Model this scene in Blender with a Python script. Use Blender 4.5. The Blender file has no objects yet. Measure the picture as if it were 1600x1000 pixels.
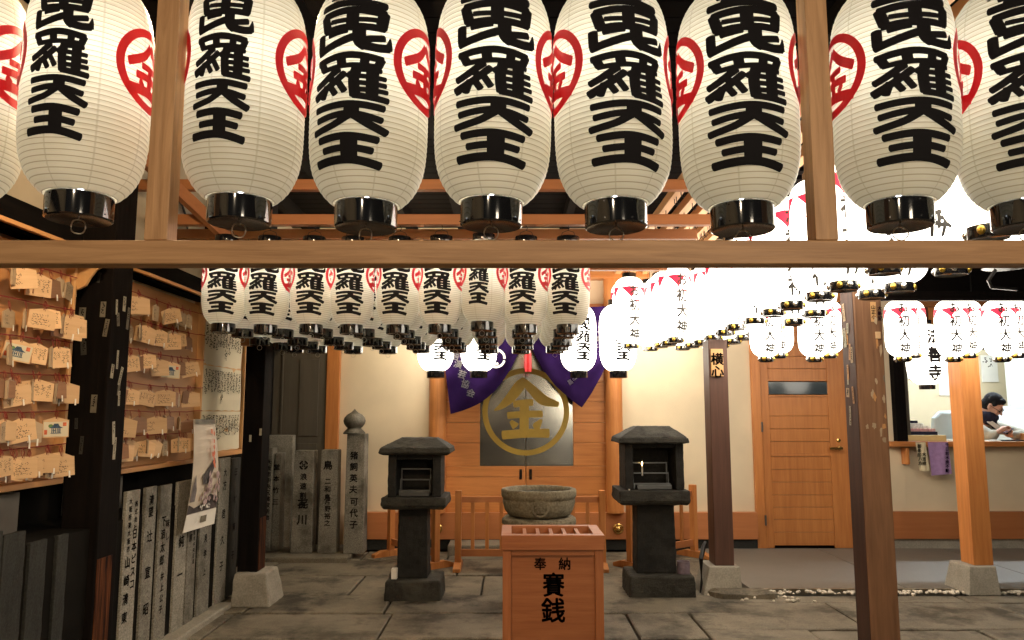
import bpy, bmesh, math, random
from mathutils import Vector, Matrix
random.seed(11)
R_ = math.radians
S = bpy.context.scene
COL = S.collection
D = bpy.data

# ---------------------------------------------------------------- camera, world, lights, exposure
CAM_H, PITCH, FPX = 1.35, R_(6.94), 1200.0
cam_d = D.cameras.new('camera'); cam_d.sensor_width = 36; cam_d.lens = 36 * FPX / 1600
cam_d.clip_start = 0.05; cam_d.clip_end = 300
cam = D.objects.new('camera', cam_d); COL.objects.link(cam)
cam.location = (0, 0, CAM_H); cam.rotation_euler = (math.pi / 2 + PITCH, 0, 0)
S.camera = cam

w = D.worlds.new('World'); S.world = w; w.use_nodes = True
wn = w.node_tree.nodes; bg = wn['Background']
sky = wn.new('ShaderNodeTexSky'); sky.sky_type = 'NISHITA'; sky.sun_disc = False
sky.sun_elevation = R_(-2.5); sky.sun_rotation = R_(200)
w.node_tree.links.new(sky.outputs[0], bg.inputs[0]); bg.inputs[1].default_value = 0.06

def lamp(name, loc, power, color, radius):
    l = D.lights.new(name, 'POINT'); l.energy = power; l.color = color; l.shadow_soft_size = radius
    o = D.objects.new(name, l); COL.objects.link(o); o.location = loc
    return o
# alley lamp and shop window behind the camera, court lamp, added court fill
lamp('alley_lamp', (-0.55, -1.1, 2.75), 48, (1.0, 0.80, 0.55), 0.07)
lamp('court_lamp_or_fill', (-0.95, 2.35, 2.62), 66, (1.0, 0.72, 0.42), 0.06)
lamp('court_lamp_or_fill', (-1.0, 6.75, 2.55), 24, (1.0, 0.80, 0.52), 0.08)  # added fill light, brightens the rear left of the court
shop = D.lights.new('shop_window', 'AREA'); shop.shape = 'RECTANGLE'; shop.size = 0.6; shop.size_y = 1.1; shop.energy = 34; shop.color = (1.0, 0.85, 0.64)
so = D.objects.new('shop_window', shop); COL.objects.link(so); so.location = (1.5, -1.9, 2.1); so.rotation_euler = (R_(84), 0, R_(22))

LIT = 3.0          # lit paper
S.view_settings.view_transform = 'Standard'; S.view_settings.look = 'None'
S.view_settings.exposure = 0.78; S.view_settings.gamma = 1
S.cycles.max_bounces = 6; S.cycles.diffuse_bounces = 4; S.cycles.glossy_bounces = 3
S.cycles.transmission_bounces = 3; S.cycles.transparent_max_bounces = 4
S.cycles.use_denoising = True
S.cycles.caustics_reflective = False; S.cycles.caustics_refractive = False
S.cycles.sample_clamp_indirect = 6

# ---------------------------------------------------------------- helpers
_c, _s = math.cos(PITCH), math.sin(PITCH)
def at(px, py, Y):
    """world point seen at photo pixel (px, py) at depth Y"""
    u = (px - 800) / FPX; v = (500 - py) / FPX
    yc = _c - v * _s; zc = _s + v * _c
    return Vector((u * Y / yc, Y, CAM_H + zc / yc * Y))
def AX(px, py, Y): return at(px, py, Y).x
def AZ(py, Y): return at(800, py, Y).z
def floor_y(py):
    v = (500 - py) / FPX
    return -CAM_H * (_c - v * _s) / (_s + v * _c)

class MB:
    def __init__(s): s.v = []; s.f = []
    def add(s, vs, fs, M=None):
        n = len(s.v)
        for p in vs:
            s.v.append(tuple(M @ Vector(p)) if M is not None else tuple(p))
        for f in fs: s.f.append(tuple(i + n for i in f))
        return s
    def box(s, x0, x1, y0, y1, z0, z1, M=None):
        vs = [(x, y, z) for z in (z0, z1) for y in (y0, y1) for x in (x0, x1)]
        return s.add(vs, [(0, 2, 3, 1), (4, 5, 7, 6), (0, 1, 5, 4), (2, 6, 7, 3), (0, 4, 6, 2), (1, 3, 7, 5)], M)
    def taper(s, a, b, z0, z1):
        """a, b = (x0,x1,y0,y1) at z0 and z1"""
        vs = [(x, y, z) for (q, z) in ((a, z0), (b, z1)) for y in q[2:] for x in q[:2]]
        return s.add(vs, [(0, 2, 3, 1), (4, 5, 7, 6), (0, 1, 5, 4), (2, 6, 7, 3), (0, 4, 6, 2), (1, 3, 7, 5)])
    def prism(s, poly, d0, d1, fn):
        n = len(poly)
        vs = [fn(x, y, d0) for x, y in poly] + [fn(x, y, d1) for x, y in poly]
        fs = [tuple(range(n))[::-1], tuple(range(n, 2 * n))] + [(i, (i + 1) % n, n + (i + 1) % n, n + i) for i in range(n)]
        return s.add(vs, fs)
    def lathe(s, prof, n=24, c=(0, 0, 0), M=None, caps=True):
        vs = []; fs = []
        for r, z in prof:
            for i in range(n):
                a = 2 * math.pi * i / n
                vs.append((c[0] + r * math.cos(a), c[1] + r * math.sin(a), c[2] + z))
        for k in range(len(prof) - 1):
            for i in range(n):
                j = (i + 1) % n
                fs.append((k * n + i, k * n + j, (k + 1) * n + j, (k + 1) * n + i))
        if caps:
            if prof[0][0] > 1e-5: fs.append(tuple(range(n))[::-1])
            if prof[-1][0] > 1e-5: fs.append(tuple(range((len(prof) - 1) * n, len(prof) * n)))
        return s.add(vs, fs, M)
    def tube(s, pts, r, n=6, M=None, close=False):
        pts = [Vector(p) for p in pts]; vs = []; fs = []; m = len(pts)
        up = Vector((0, 0, 1))
        for k, p in enumerate(pts):
            a = pts[(k - 1) % m] if (k or close) else p; b = pts[(k + 1) % m] if (k < m - 1 or close) else p
            t = (b - a).normalized()
            sd = t.cross(up)
            if sd.length < 1e-3: sd = t.cross(Vector((0, 1, 0)))
            sd.normalize(); u2 = sd.cross(t)
            rr = r[k] if isinstance(r, (list, tuple)) else r
            for i in range(n):
                q = 2 * math.pi * i / n
                vs.append(p + sd * rr * math.cos(q) + u2 * rr * math.sin(q))
        for k in range(m if close else m - 1):
            k2 = (k + 1) % m
            for i in range(n):
                j = (i + 1) % n
                fs.append((k * n + i, k * n + j, k2 * n + j, k2 * n + i))
        if not close: fs += [tuple(range(n))[::-1], tuple(range((m - 1) * n, m * n))]
        return s.add(vs, fs, M)
    def ball(s, c, r, n=12, m=8, M=None):
        if not isinstance(r, (tuple, list)): r = (r, r, r)
        vs = [(c[0], c[1], c[2] - r[2])]; fs = []
        for k in range(1, m):
            ph = -math.pi / 2 + math.pi * k / m
            for i in range(n):
                a = 2 * math.pi * i / n
                vs.append((c[0] + r[0] * math.cos(ph) * math.cos(a), c[1] + r[1] * math.cos(ph) * math.sin(a), c[2] + r[2] * math.sin(ph)))
        vs.append((c[0], c[1], c[2] + r[2])); L = len(vs) - 1
        for i in range(n): fs.append((0, 1 + (i + 1) % n, 1 + i)); fs.append((L, L - n + i, L - n + (i + 1) % n))
        for k in range(m - 2):
            for i in range(n):
                j = (i + 1) % n
                fs.append((1 + k * n + i, 1 + k * n + j, 1 + (k + 1) * n + j, 1 + (k + 1) * n + i))
        return s.add(vs, fs, M)
    def mesh(s, name, mat, smooth=False, recalc=True):
        me = D.meshes.new(name); me.from_pydata(s.v, [], s.f)
        if recalc:
            bm = bmesh.new(); bm.from_mesh(me); bmesh.ops.recalc_face_normals(bm, faces=bm.faces); bm.to_mesh(me); bm.free()
        if mat: me.materials.append(mat)
        if smooth:
            me.polygons.foreach_set('use_smooth', [True] * len(me.polygons))
            if smooth != 'all':
                try: me.set_sharp_from_angle(angle=R_(40))
                except Exception: pass
        me.update()
        return me
    def build(s, name, mat, parent=None, smooth=False, bevel=0.0, label=None, recalc=True):
        o = D.objects.new(name, s.mesh(name, mat, smooth, recalc)); COL.objects.link(o)
        if parent is not None: o.parent = parent; 
        if parent is not None:
            # children keep world coordinates
            o.matrix_parent_inverse = Matrix.Identity(4)
            if parent.get('_w'): o.location = -Vector(parent['_w'])
        if bevel:
            b = o.modifiers.new('bevel', 'BEVEL'); b.width = bevel; b.segments = 2; b.limit_method = 'ANGLE'; b.angle_limit = R_(40)
            b.harden_normals = False
        if label: o['label'] = label
        return o

_clouds = {}
def rough(o, amt=0.006, size=0.08, lv=4):
    """hewn, uneven stone faces"""
    if size not in _clouds:
        _clouds[size] = D.textures.new('hewn', 'CLOUDS'); _clouds[size].noise_scale = size; _clouds[size].noise_depth = 3
    s = o.modifiers.new('divide', 'SUBSURF'); s.subdivision_type = 'SIMPLE'; s.levels = lv; s.render_levels = lv
    d = o.modifiers.new('hewn', 'DISPLACE'); d.texture = _clouds[size]; d.strength = amt; d.mid_level = 0.5; d.texture_coords = 'LOCAL'
    return o
def tag(o, label=None, cat=None, group=None, kind=None):
    if label: o['label'] = label
    if cat: o['category'] = cat
    if group: o['group'] = group
    if kind: o['kind'] = kind
    return o
def thing(name, label, cat, loc=(0, 0, 0), group=None, world=False, rz=0):
    """Empty at the thing's base; world=True: its parts are given in world coordinates"""
    o = D.objects.new(name, None); COL.objects.link(o); o.location = loc; o.rotation_euler = (0, 0, rz)
    o.empty_display_size = 0.1
    if world: o['_w'] = list(loc)
    return tag(o, label, cat, group)
def solo(name, mb, mat, label, cat, group=None, **k):
    return tag(mb.build(name, mat, **k), label, cat, group)
def struct(name, mb, mat, **k): return tag(mb.build(name, mat, **k), kind='structure')
def inst(me, name, parent):
    o = D.objects.new(name, me); COL.objects.link(o); o.parent = parent
    return o
ORD = ['first', 'second', 'third', 'fourth', 'fifth', 'sixth', 'seventh', 'eighth', 'ninth', 'tenth', 'eleventh', 'twelfth', 'thirteenth', 'fourteenth', 'fifteenth', 'sixteenth', 'seventeenth', 'eighteenth', 'nineteenth', 'twentieth']

# ---------------------------------------------------------------- materials
def new_mat(name):
    m = D.materials.new(name); m.use_nodes = True; t = m.node_tree
    return m, t, t.nodes['Principled BSDF']
def N(t, typ, **k):
    n = t.nodes.new(typ)
    for a, b in k.items(): setattr(n, a, b)
    return n
def plain(name, col, rough=0.5, metal=0.0, spec=0.5, coat=0.0, var=0.12, vscale=9.0, bump=0.0, bscale=60):
    m, t, b = new_mat(name)
    b.inputs['Roughness'].default_value = rough; b.inputs['Metallic'].default_value = metal
    b.inputs['Specular IOR Level'].default_value = spec; b.inputs['Coat Weight'].default_value = coat
    if var:
        tc = N(t, 'ShaderNodeTexCoord'); no = N(t, 'ShaderNodeTexNoise'); no.inputs['Scale'].default_value = vscale; no.inputs['Detail'].default_value = 5
        t.links.new(tc.outputs['Object'], no.inputs['Vector'])
        r = N(t, 'ShaderNodeValToRGB'); r.color_ramp.elements[0].position = 0.3; r.color_ramp.elements[1].position = 0.7
        r.color_ramp.elements[0].color = (*[c * (1 - var) for c in col], 1); r.color_ramp.elements[1].color = (*[min(1, c * (1 + var)) for c in col], 1)
        t.links.new(no.outputs[0], r.inputs[0]); t.links.new(r.outputs[0], b.inputs['Base Color'])
        if bump:
            n2 = N(t, 'ShaderNodeTexNoise'); n2.inputs['Scale'].default_value = bscale; n2.inputs['Detail'].default_value = 4
            t.links.new(tc.outputs['Object'], n2.inputs['Vector'])
            bp = N(t, 'ShaderNodeBump'); bp.inputs['Strength'].default_value = bump; bp.inputs['Distance'].default_value = 0.01
            t.links.new(n2.outputs[0], bp.inputs['Height']); t.links.new(bp.outputs[0], b.inputs['Normal'])
    else: b.inputs['Base Color'].default_value = (*col, 1)
    return m
def wood(name, c1, c2, axis='z', rough=0.5, scale=16, contrast=(0.25, 0.75), bump=0.12, perobj=0.12, knots=0.0, spec=0.4):
    m, t, b = new_mat(name); L = t.links.new
    tc = N(t, 'ShaderNodeTexCoord'); mp = N(t, 'ShaderNodeMapping')
    sc = {'x': (0.06, 1, 1), 'y': (1, 0.06, 1), 'z': (1, 1, 0.06)}[axis]
    mp.inputs['Scale'].default_value = [q * scale for q in sc]
    oi = N(t, 'ShaderNodeObjectInfo'); ml = N(t, 'ShaderNodeMath', operation='MULTIPLY'); ml.inputs[1].default_value = 37.0
    L(oi.outputs['Random'], ml.inputs[0]); L(ml.outputs[0], mp.inputs['Location'])
    L(tc.outputs['Object'], mp.inputs['Vector'])
    n1 = N(t, 'ShaderNodeTexNoise'); n1.inputs['Scale'].default_value = 1.6; n1.inputs['Detail'].default_value = 9; n1.inputs['Roughness'].default_value = 0.62; n1.inputs['Distortion'].default_value = 0.5
    L(mp.outputs[0], n1.inputs['Vector'])
    n2 = N(t, 'ShaderNodeTexNoise'); n2.inputs['Scale'].default_value = 1.3; n2.inputs['Detail'].default_value = 3
    L(tc.outputs['Object'], n2.inputs['Vector'])
    mx = N(t, 'ShaderNodeMix'); mx.data_type = 'FLOAT'; mx.inputs[0].default_value = 0.35
    L(n1.outputs[0], mx.inputs[2]); L(n2.outputs[0], mx.inputs[3])
    r = N(t, 'ShaderNodeValToRGB'); r.color_ramp.elements[0].position = contrast[0]; r.color_ramp.elements[1].position = contrast[1]
    r.color_ramp.elements[0].color = (*c1, 1); r.color_ramp.elements[1].color = (*c2, 1)
    L(mx.outputs[0], r.inputs[0])
    hs = N(t, 'ShaderNodeHueSaturation')
    mr = N(t, 'ShaderNodeMapRange'); mr.inputs['To Min'].default_value = 1 - perobj; mr.inputs['To Max'].default_value = 1 + perobj
    L(oi.outputs['Random'], mr.inputs['Value']); L(mr.outputs[0], hs.inputs['Value']); L(r.outputs[0], hs.inputs['Color'])
    L(hs.outputs[0], b.inputs['Base Color'])
    b.inputs['Roughness'].default_value = rough; b.inputs['Specular IOR Level'].default_value = spec
    bp = N(t, 'ShaderNodeBump'); bp.inputs['Strength'].default_value = bump; bp.inputs['Distance'].default_value = 0.004
    L(n1.outputs[0], bp.inputs['Height']); L(bp.outputs[0], b.inputs['Normal'])
    return m
def stone(name, c1, c2, speck=160, mix=0.5, rough=0.8, bump=0.3, big=5, spec=0.4, stain=None):
    m, t, b = new_mat(name); L = t.links.new
    tc = N(t, 'ShaderNodeTexCoord')
    n1 = N(t, 'ShaderNodeTexNoise'); n1.inputs['Scale'].default_value = speck; n1.inputs['Detail'].default_value = 2
    n2 = N(t, 'ShaderNodeTexNoise'); n2.inputs['Scale'].default_value = big; n2.inputs['Detail'].default_value = 7; n2.inputs['Roughness'].default_value = 0.65
    for n in (n1, n2): L(tc.outputs['Object'], n.inputs['Vector'])
    mx = N(t, 'ShaderNodeMix'); mx.data_type = 'FLOAT'; mx.inputs[0].default_value = mix
    L(n1.outputs[0], mx.inputs[2]); L(n2.outputs[0], mx.inputs[3])
    r = N(t, 'ShaderNodeValToRGB'); r.color_ramp.elements[0].position = 0.33; r.color_ramp.elements[1].position = 0.66
    r.color_ramp.elements[0].color = (*c1, 1); r.color_ramp.elements[1].color = (*c2, 1)
    L(mx.outputs[0], r.inputs[0]); out = r.outputs[0]
    if stain:
        n3 = N(t, 'ShaderNodeTexNoise'); n3.inputs['Scale'].default_value = 2.3; n3.inputs['Detail'].default_value = 8; n3.inputs['Roughness'].default_value = 0.7
        L(tc.outputs['Object'], n3.inputs['Vector'])
        r3 = N(t, 'ShaderNodeValToRGB'); r3.color_ramp.elements[0].position = 0.48; r3.color_ramp.elements[1].position = 0.62
        L(n3.outputs[0], r3.inputs[0])
        m3 = N(t, 'ShaderNodeMix'); m3.data_type = 'RGBA'; m3.inputs[7].default_value = (*stain, 1)
        L(r3.outputs[0], m3.inputs[0]); L(out, m3.inputs[6]); out = m3.outputs[2]
    L(out, b.inputs['Base Color']); b.inputs['Roughness'].default_value = rough; b.inputs['Specular IOR Level'].default_value = spec
    bp = N(t, 'ShaderNodeBump'); bp.inputs['Strength'].default_value = bump; bp.inputs['Distance'].default_value = 0.008
    L(mx.outputs[0], bp.inputs['Height']); L(bp.outputs[0], b.inputs['Normal'])
    return m
def emit(name, col, strength):
    m, t, b = new_mat(name)
    b.inputs['Base Color'].default_value = (*col, 1); b.inputs['Emission Color'].default_value = (*col, 1)
    b.inputs['Emission Strength'].default_value = strength; b.inputs['Roughness'].default_value = 0.7
    return m

M_ = {}
M_['beam'] = wood('beam_hinoki', (0.36, 0.185, 0.08), (0.58, 0.325, 0.155), 'x', 0.5, 40, (0.38, 0.62), 0.35)
M_['beam_z'] = wood('beam_hinoki_upright', (0.36, 0.185, 0.08), (0.58, 0.325, 0.155), 'z', 0.5, 40, (0.38, 0.62), 0.35)
M_['door'] = wood('door_cedar', (0.37, 0.125, 0.032), (0.58, 0.24, 0.072), 'x', 0.42, 22, (0.32, 0.68), 0.2)
M_['door_z'] = wood('door_cedar_upright', (0.37, 0.125, 0.032), (0.58, 0.24, 0.072), 'z', 0.42, 22, (0.32, 0.68), 0.2)
M_['boxwood'] = wood('box_cedar', (0.28, 0.088, 0.030), (0.43, 0.160, 0.058), 'x', 0.45, 30, (0.32, 0.68), 0.25)
M_['boxwood_z'] = wood('box_cedar_upright', (0.27, 0.085, 0.029), (0.41, 0.150, 0.054), 'z', 0.45, 30, (0.32, 0.68), 0.25)
M_['sill'] = wood('sill_cedar', (0.36, 0.125, 0.042), (0.48, 0.185, 0.066), 'x', 0.5, 14)
M_['rail'] = wood('rail_cedar', (0.24, 0.085, 0.028), (0.38, 0.15, 0.05), 'x', 0.55, 18)
M_['rail_y'] = wood('rail_pale', (0.50, 0.26, 0.10), (0.66, 0.38, 0.17), 'y', 0.55, 18)
M_['old'] = wood('weathered_brown_timber', (0.12, 0.056, 0.027), (0.30, 0.150, 0.075), 'z', 0.55, 22, (0.3, 0.7), 0.4)
M_['old_side'] = wood('darker_side_timber', (0.035, 0.016, 0.012), (0.10, 0.045, 0.03), 'z', 0.6, 20, (0.3, 0.7), 0.4)
M_['darkpost'] = wood('dark_brown_timber', (0.06, 0.028, 0.02), (0.13, 0.06, 0.04), 'z', 0.5, 22, (0.3, 0.7), 0.3)
M_['black'] = wood('black_timber', (0.003, 0.003, 0.003), (0.011, 0.008, 0.007), 'z', 0.8, 20, (0.3, 0.7), 0.3, spec=0.05)
M_['black_y'] = wood('black_timber_level', (0.003, 0.003, 0.003), (0.010, 0.008, 0.007), 'y', 0.8, 20, (0.3, 0.7), 0.3, spec=0.05)
M_['worn'] = wood('worn_red_timber', (0.006, 0.003, 0.003), (0.16, 0.052, 0.018), 'z', 0.75, 30, (0.42, 0.66), 0.7, spec=0.1)
M_['greywood'] = wood('grey_brown_boards', (0.07, 0.058, 0.042), (0.125, 0.105, 0.078), 'z', 0.7, 12)
M_['ema'] = wood('plaque_wood', (0.56, 0.35, 0.18), (0.72, 0.49, 0.28), 'x', 0.55, 40, perobj=0.16)
M_['ema_old'] = wood('aged_plaque_wood', (0.17, 0.085, 0.045), (0.30, 0.16, 0.09), 'x', 0.6, 40, perobj=0.2)
M_['ema_grey'] = wood('greyed_plaque_wood', (0.33, 0.24, 0.15), (0.46, 0.35, 0.23), 'x', 0.6, 40, perobj=0.15)
M_['rack'] = wood('rack_board', (0.40, 0.19, 0.068), (0.54, 0.28, 0.11), 'y', 0.55, 12)
M_['rack_z'] = wood('rack_board_upright', (0.52, 0.28, 0.11), (0.66, 0.40, 0.18), 'z', 0.55, 16)
M_['plaster'] = plain('cream_plaster', (0.66, 0.55, 0.385), 0.85, var=0.10, vscale=1.6, bump=0.22, bscale=140)
M_['plaster_l'] = plain('aged_cream_plaster', (0.50, 0.42, 0.30), 0.9, var=0.12, vscale=2.5, bump=0.1, bscale=160)
M_['plaster_d'] = plain('grey_plaster', (0.20, 0.18, 0.15), 0.9, var=0.25, vscale=4)
M_['darkwall_shade'] = plain('dark_wall_and_gap_shade', (0.007, 0.006, 0.005), 0.9, spec=0.1, var=0.4, vscale=4)
M_['roof'] = wood('roof_boards', (0.0025, 0.002, 0.002), (0.007, 0.0055, 0.0045), 'x', 0.85, 10, spec=0.05)
M_['roof2'] = plain('roof_metal', (0.007, 0.006, 0.007), 0.6, spec=0.1, var=0.3)
M_['lstone'] = stone('near_black_stone', (0.004, 0.004, 0.004), (0.021, 0.020, 0.017), 130, 0.6, 0.7, 0.8, 7, 0.3)  # darker stone for pillar and fire box
M_['lstone_top'] = stone('weathered_dark_stone', (0.006, 0.006, 0.005), (0.042, 0.039, 0.031), 120, 0.6, 0.75, 0.9, 6, 0.3, (0.055, 0.052, 0.042))
M_['granite'] = stone('grey_granite', (0.10, 0.095, 0.08), (0.31, 0.29, 0.245), 120, 0.30, 0.75, 0.3, 4, 0.3, (0.085, 0.078, 0.06))
M_['granite_d'] = stone('dark_and_shaded_granite', (0.008, 0.0085, 0.008), (0.028, 0.029, 0.025), 120, 0.4, 0.75, 0.3, 6)  # on the slabs below the near rack this colour carries shadow
M_['granite_p'] = stone('pale_granite', (0.17, 0.16, 0.135), (0.42, 0.395, 0.335), 120, 0.28, 0.75, 0.3, 4, 0.3, (0.15, 0.138, 0.11))
M_['bowl'] = stone('mossy_stone', (0.085, 0.072, 0.045), (0.27, 0.235, 0.16), 70, 0.5, 0.85, 0.7, 9)
M_['foot'] = stone('footing_concrete', (0.22, 0.205, 0.17), (0.40, 0.37, 0.31), 90, 0.55, 0.85, 0.25, 6)
M_['flag'] = stone('flagstone', (0.105, 0.090, 0.066), (0.30, 0.262, 0.198), 170, 0.5, 0.62, 0.7, 3.2, 0.45, (0.062, 0.052, 0.036))
M_['flag_d'] = stone('flagstone_dark', (0.080, 0.068, 0.047), (0.255, 0.219, 0.160), 170, 0.5, 0.65, 0.7, 3.2, 0.45, (0.036, 0.030, 0.021))
M_['conc'] = stone('paving_concrete', (0.112, 0.100, 0.084), (0.182, 0.164, 0.140), 220, 0.35, 0.55, 0.08, 1.6, 0.5)
M_['dirt'] = plain('joint_dirt', (0.022, 0.019, 0.014), 0.95, var=0.3, vscale=20)
M_['pebble'] = plain('white_pebble', (0.66, 0.60, 0.50), 0.7, var=0.2, vscale=30)
M_['ink'] = plain('black_ink', (0.009, 0.008, 0.009), 0.8, spec=0.15, var=0.0)
M_['faint'] = plain('brush_ink', (0.045, 0.030, 0.018), 0.7, var=0.0)
M_['red'] = plain('red_paint', (0.70, 0.012, 0.022), 0.5, var=0.08, vscale=12)
M_['redthread'] = plain('red_thread', (0.22, 0.022, 0.016), 0.8, var=0.0)
M_['tassel'] = plain('red_tassel', (0.62, 0.010, 0.014), 0.55, var=0.1, vscale=80)
M_['gloss'] = plain('black_lacquer', (0.008, 0.008, 0.009), 0.09, spec=0.6, coat=0.5, var=0.0)
M_['under'] = plain('lacquer_underside', (0.060, 0.036, 0.024), 0.25, var=0.2, vscale=30)
M_['wire'] = plain('steel_wire', (0.42, 0.38, 0.30), 0.3, 0.9, var=0.0)
M_['darkwire'] = plain('dark_wire', (0.03, 0.028, 0.026), 0.5, 0.5, var=0.0)
M_['gold'] = plain('gold_leaf', (0.62, 0.40, 0.07), 0.28, 0.9, var=0.1, vscale=40)
M_['goldpaint'] = plain('gold_paint', (0.36, 0.235, 0.035), 0.45, 0.2, var=0.08, vscale=14)
M_['silver'] = plain('silver_stud', (0.80, 0.79, 0.77), 0.18, 0.95, var=0.0)
M_['brass'] = plain('brass', (0.66, 0.42, 0.13), 0.22, 0.95, var=0.05)
M_['purple'] = plain('purple_cloth', (0.013, 0.004, 0.032), 0.9, spec=0.05, var=0.12, vscale=10, bump=0.15, bscale=300)
M_['lilac'] = plain('lilac_cloth', (0.34, 0.21, 0.42), 0.8, var=0.12, vscale=30, bump=0.1, bscale=250)
M_['white'] = plain('white_paper', (0.78, 0.75, 0.68), 0.7, var=0.04)
M_['cream'] = plain('cream_paper', (0.66, 0.57, 0.38), 0.75, var=0.08, vscale=6)
M_['oldpaper'] = plain('old_white_paper', (0.58, 0.53, 0.40), 0.8, var=0.07, vscale=5)
M_['sticker'] = plain('faded_sticker', (0.15, 0.13, 0.095), 0.7, var=0.35, vscale=25)
M_['sticker_w'] = plain('pale_sticker', (0.36, 0.33, 0.25), 0.7, var=0.25, vscale=25)
M_['sticker_d'] = plain('dark_sticker', (0.035, 0.032, 0.026), 0.7, var=0.35, vscale=25)
M_['bluepic'] = plain('blue_print', (0.03, 0.07, 0.13), 0.6, var=0.5, vscale=60)
M_['greenpic'] = plain('green_print', (0.10, 0.20, 0.06), 0.6, var=0.3, vscale=60)
M_['redpic'] = plain('orange_print', (0.62, 0.13, 0.05), 0.6, var=0.3, vscale=80)
M_['metal'] = plain('dull_steel', (0.16, 0.165, 0.165), 0.35, 0.8, var=0.15)
M_['slit'] = plain('dark_glass', (0.03, 0.045, 0.055), 0.12, spec=0.7, var=0.0)
M_['office'] = plain('office_wall', (0.66, 0.56, 0.38), 0.8, var=0.02)
M_['officew'] = plain('office_white', (0.74, 0.80, 0.80), 0.5, var=0.02)
M_['pink'] = plain('pink_card', (0.72, 0.38, 0.36), 0.6, var=0.1, vscale=50)
M_['navy'] = plain('navy_cloth', (0.012, 0.012, 0.035), 0.85, var=0.2, vscale=40)
M_['jacket'] = plain('stone_grey_jacket', (0.42, 0.41, 0.34), 0.8, var=0.08, vscale=14)
M_['skin'] = plain('skin', (0.60, 0.34, 0.25), 0.5, var=0.06, vscale=20)
M_['hair'] = plain('black_hair', (0.010, 0.010, 0.013), 0.8, spec=0.2, var=0.3, vscale=80)
M_['phone'] = plain('phone_black', (0.012, 0.012, 0.016), 0.15, var=0.0)
M_['chairw'] = plain('pale_blue_vinyl', (0.62, 0.72, 0.80), 0.45, var=0.03)
M_['yellowbox'] = plain('yellow_card', (0.66, 0.50, 0.24), 0.6, var=0.06)
M_['violet_tin'] = plain('violet_label', (0.17, 0.13, 0.16), 0.45, var=0.35, vscale=30)
M_['pipe'] = plain('black_pipe', (0.018, 0.017, 0.016), 0.4, var=0.0)
M_['wax'] = plain('candle_wax', (0.72, 0.66, 0.56), 0.5, var=0.0)
M_['flame'] = emit('candle_flame', (1.0, 0.62, 0.22), 14)
M_['tube'] = emit('fluorescent_tube', (0.84, 0.94, 1.0), 215)
M_['bulb'] = emit('lamp_bulb', (0.90, 0.96, 1.0), 100)

M_['lattice'] = plain('frosted_lattice', (0.50, 0.50, 0.47), 0.17, 1.0, 0.6, 0.0, var=0.05, vscale=5)
M_['poster'] = plain('poster_paper', (0.58, 0.50, 0.40), 0.6, var=0.14, vscale=4)
M_['poster_dark'] = plain('poster_dark_ink', (0.055, 0.045, 0.045), 0.6, var=0.4, vscale=30)
M_['poster_mid'] = plain('poster_grey_ink', (0.16, 0.14, 0.14), 0.6, var=0.4, vscale=30)
M_['poster_pink'] = plain('poster_blossom', (0.36, 0.26, 0.26), 0.6, var=0.5, vscale=45)

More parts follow.
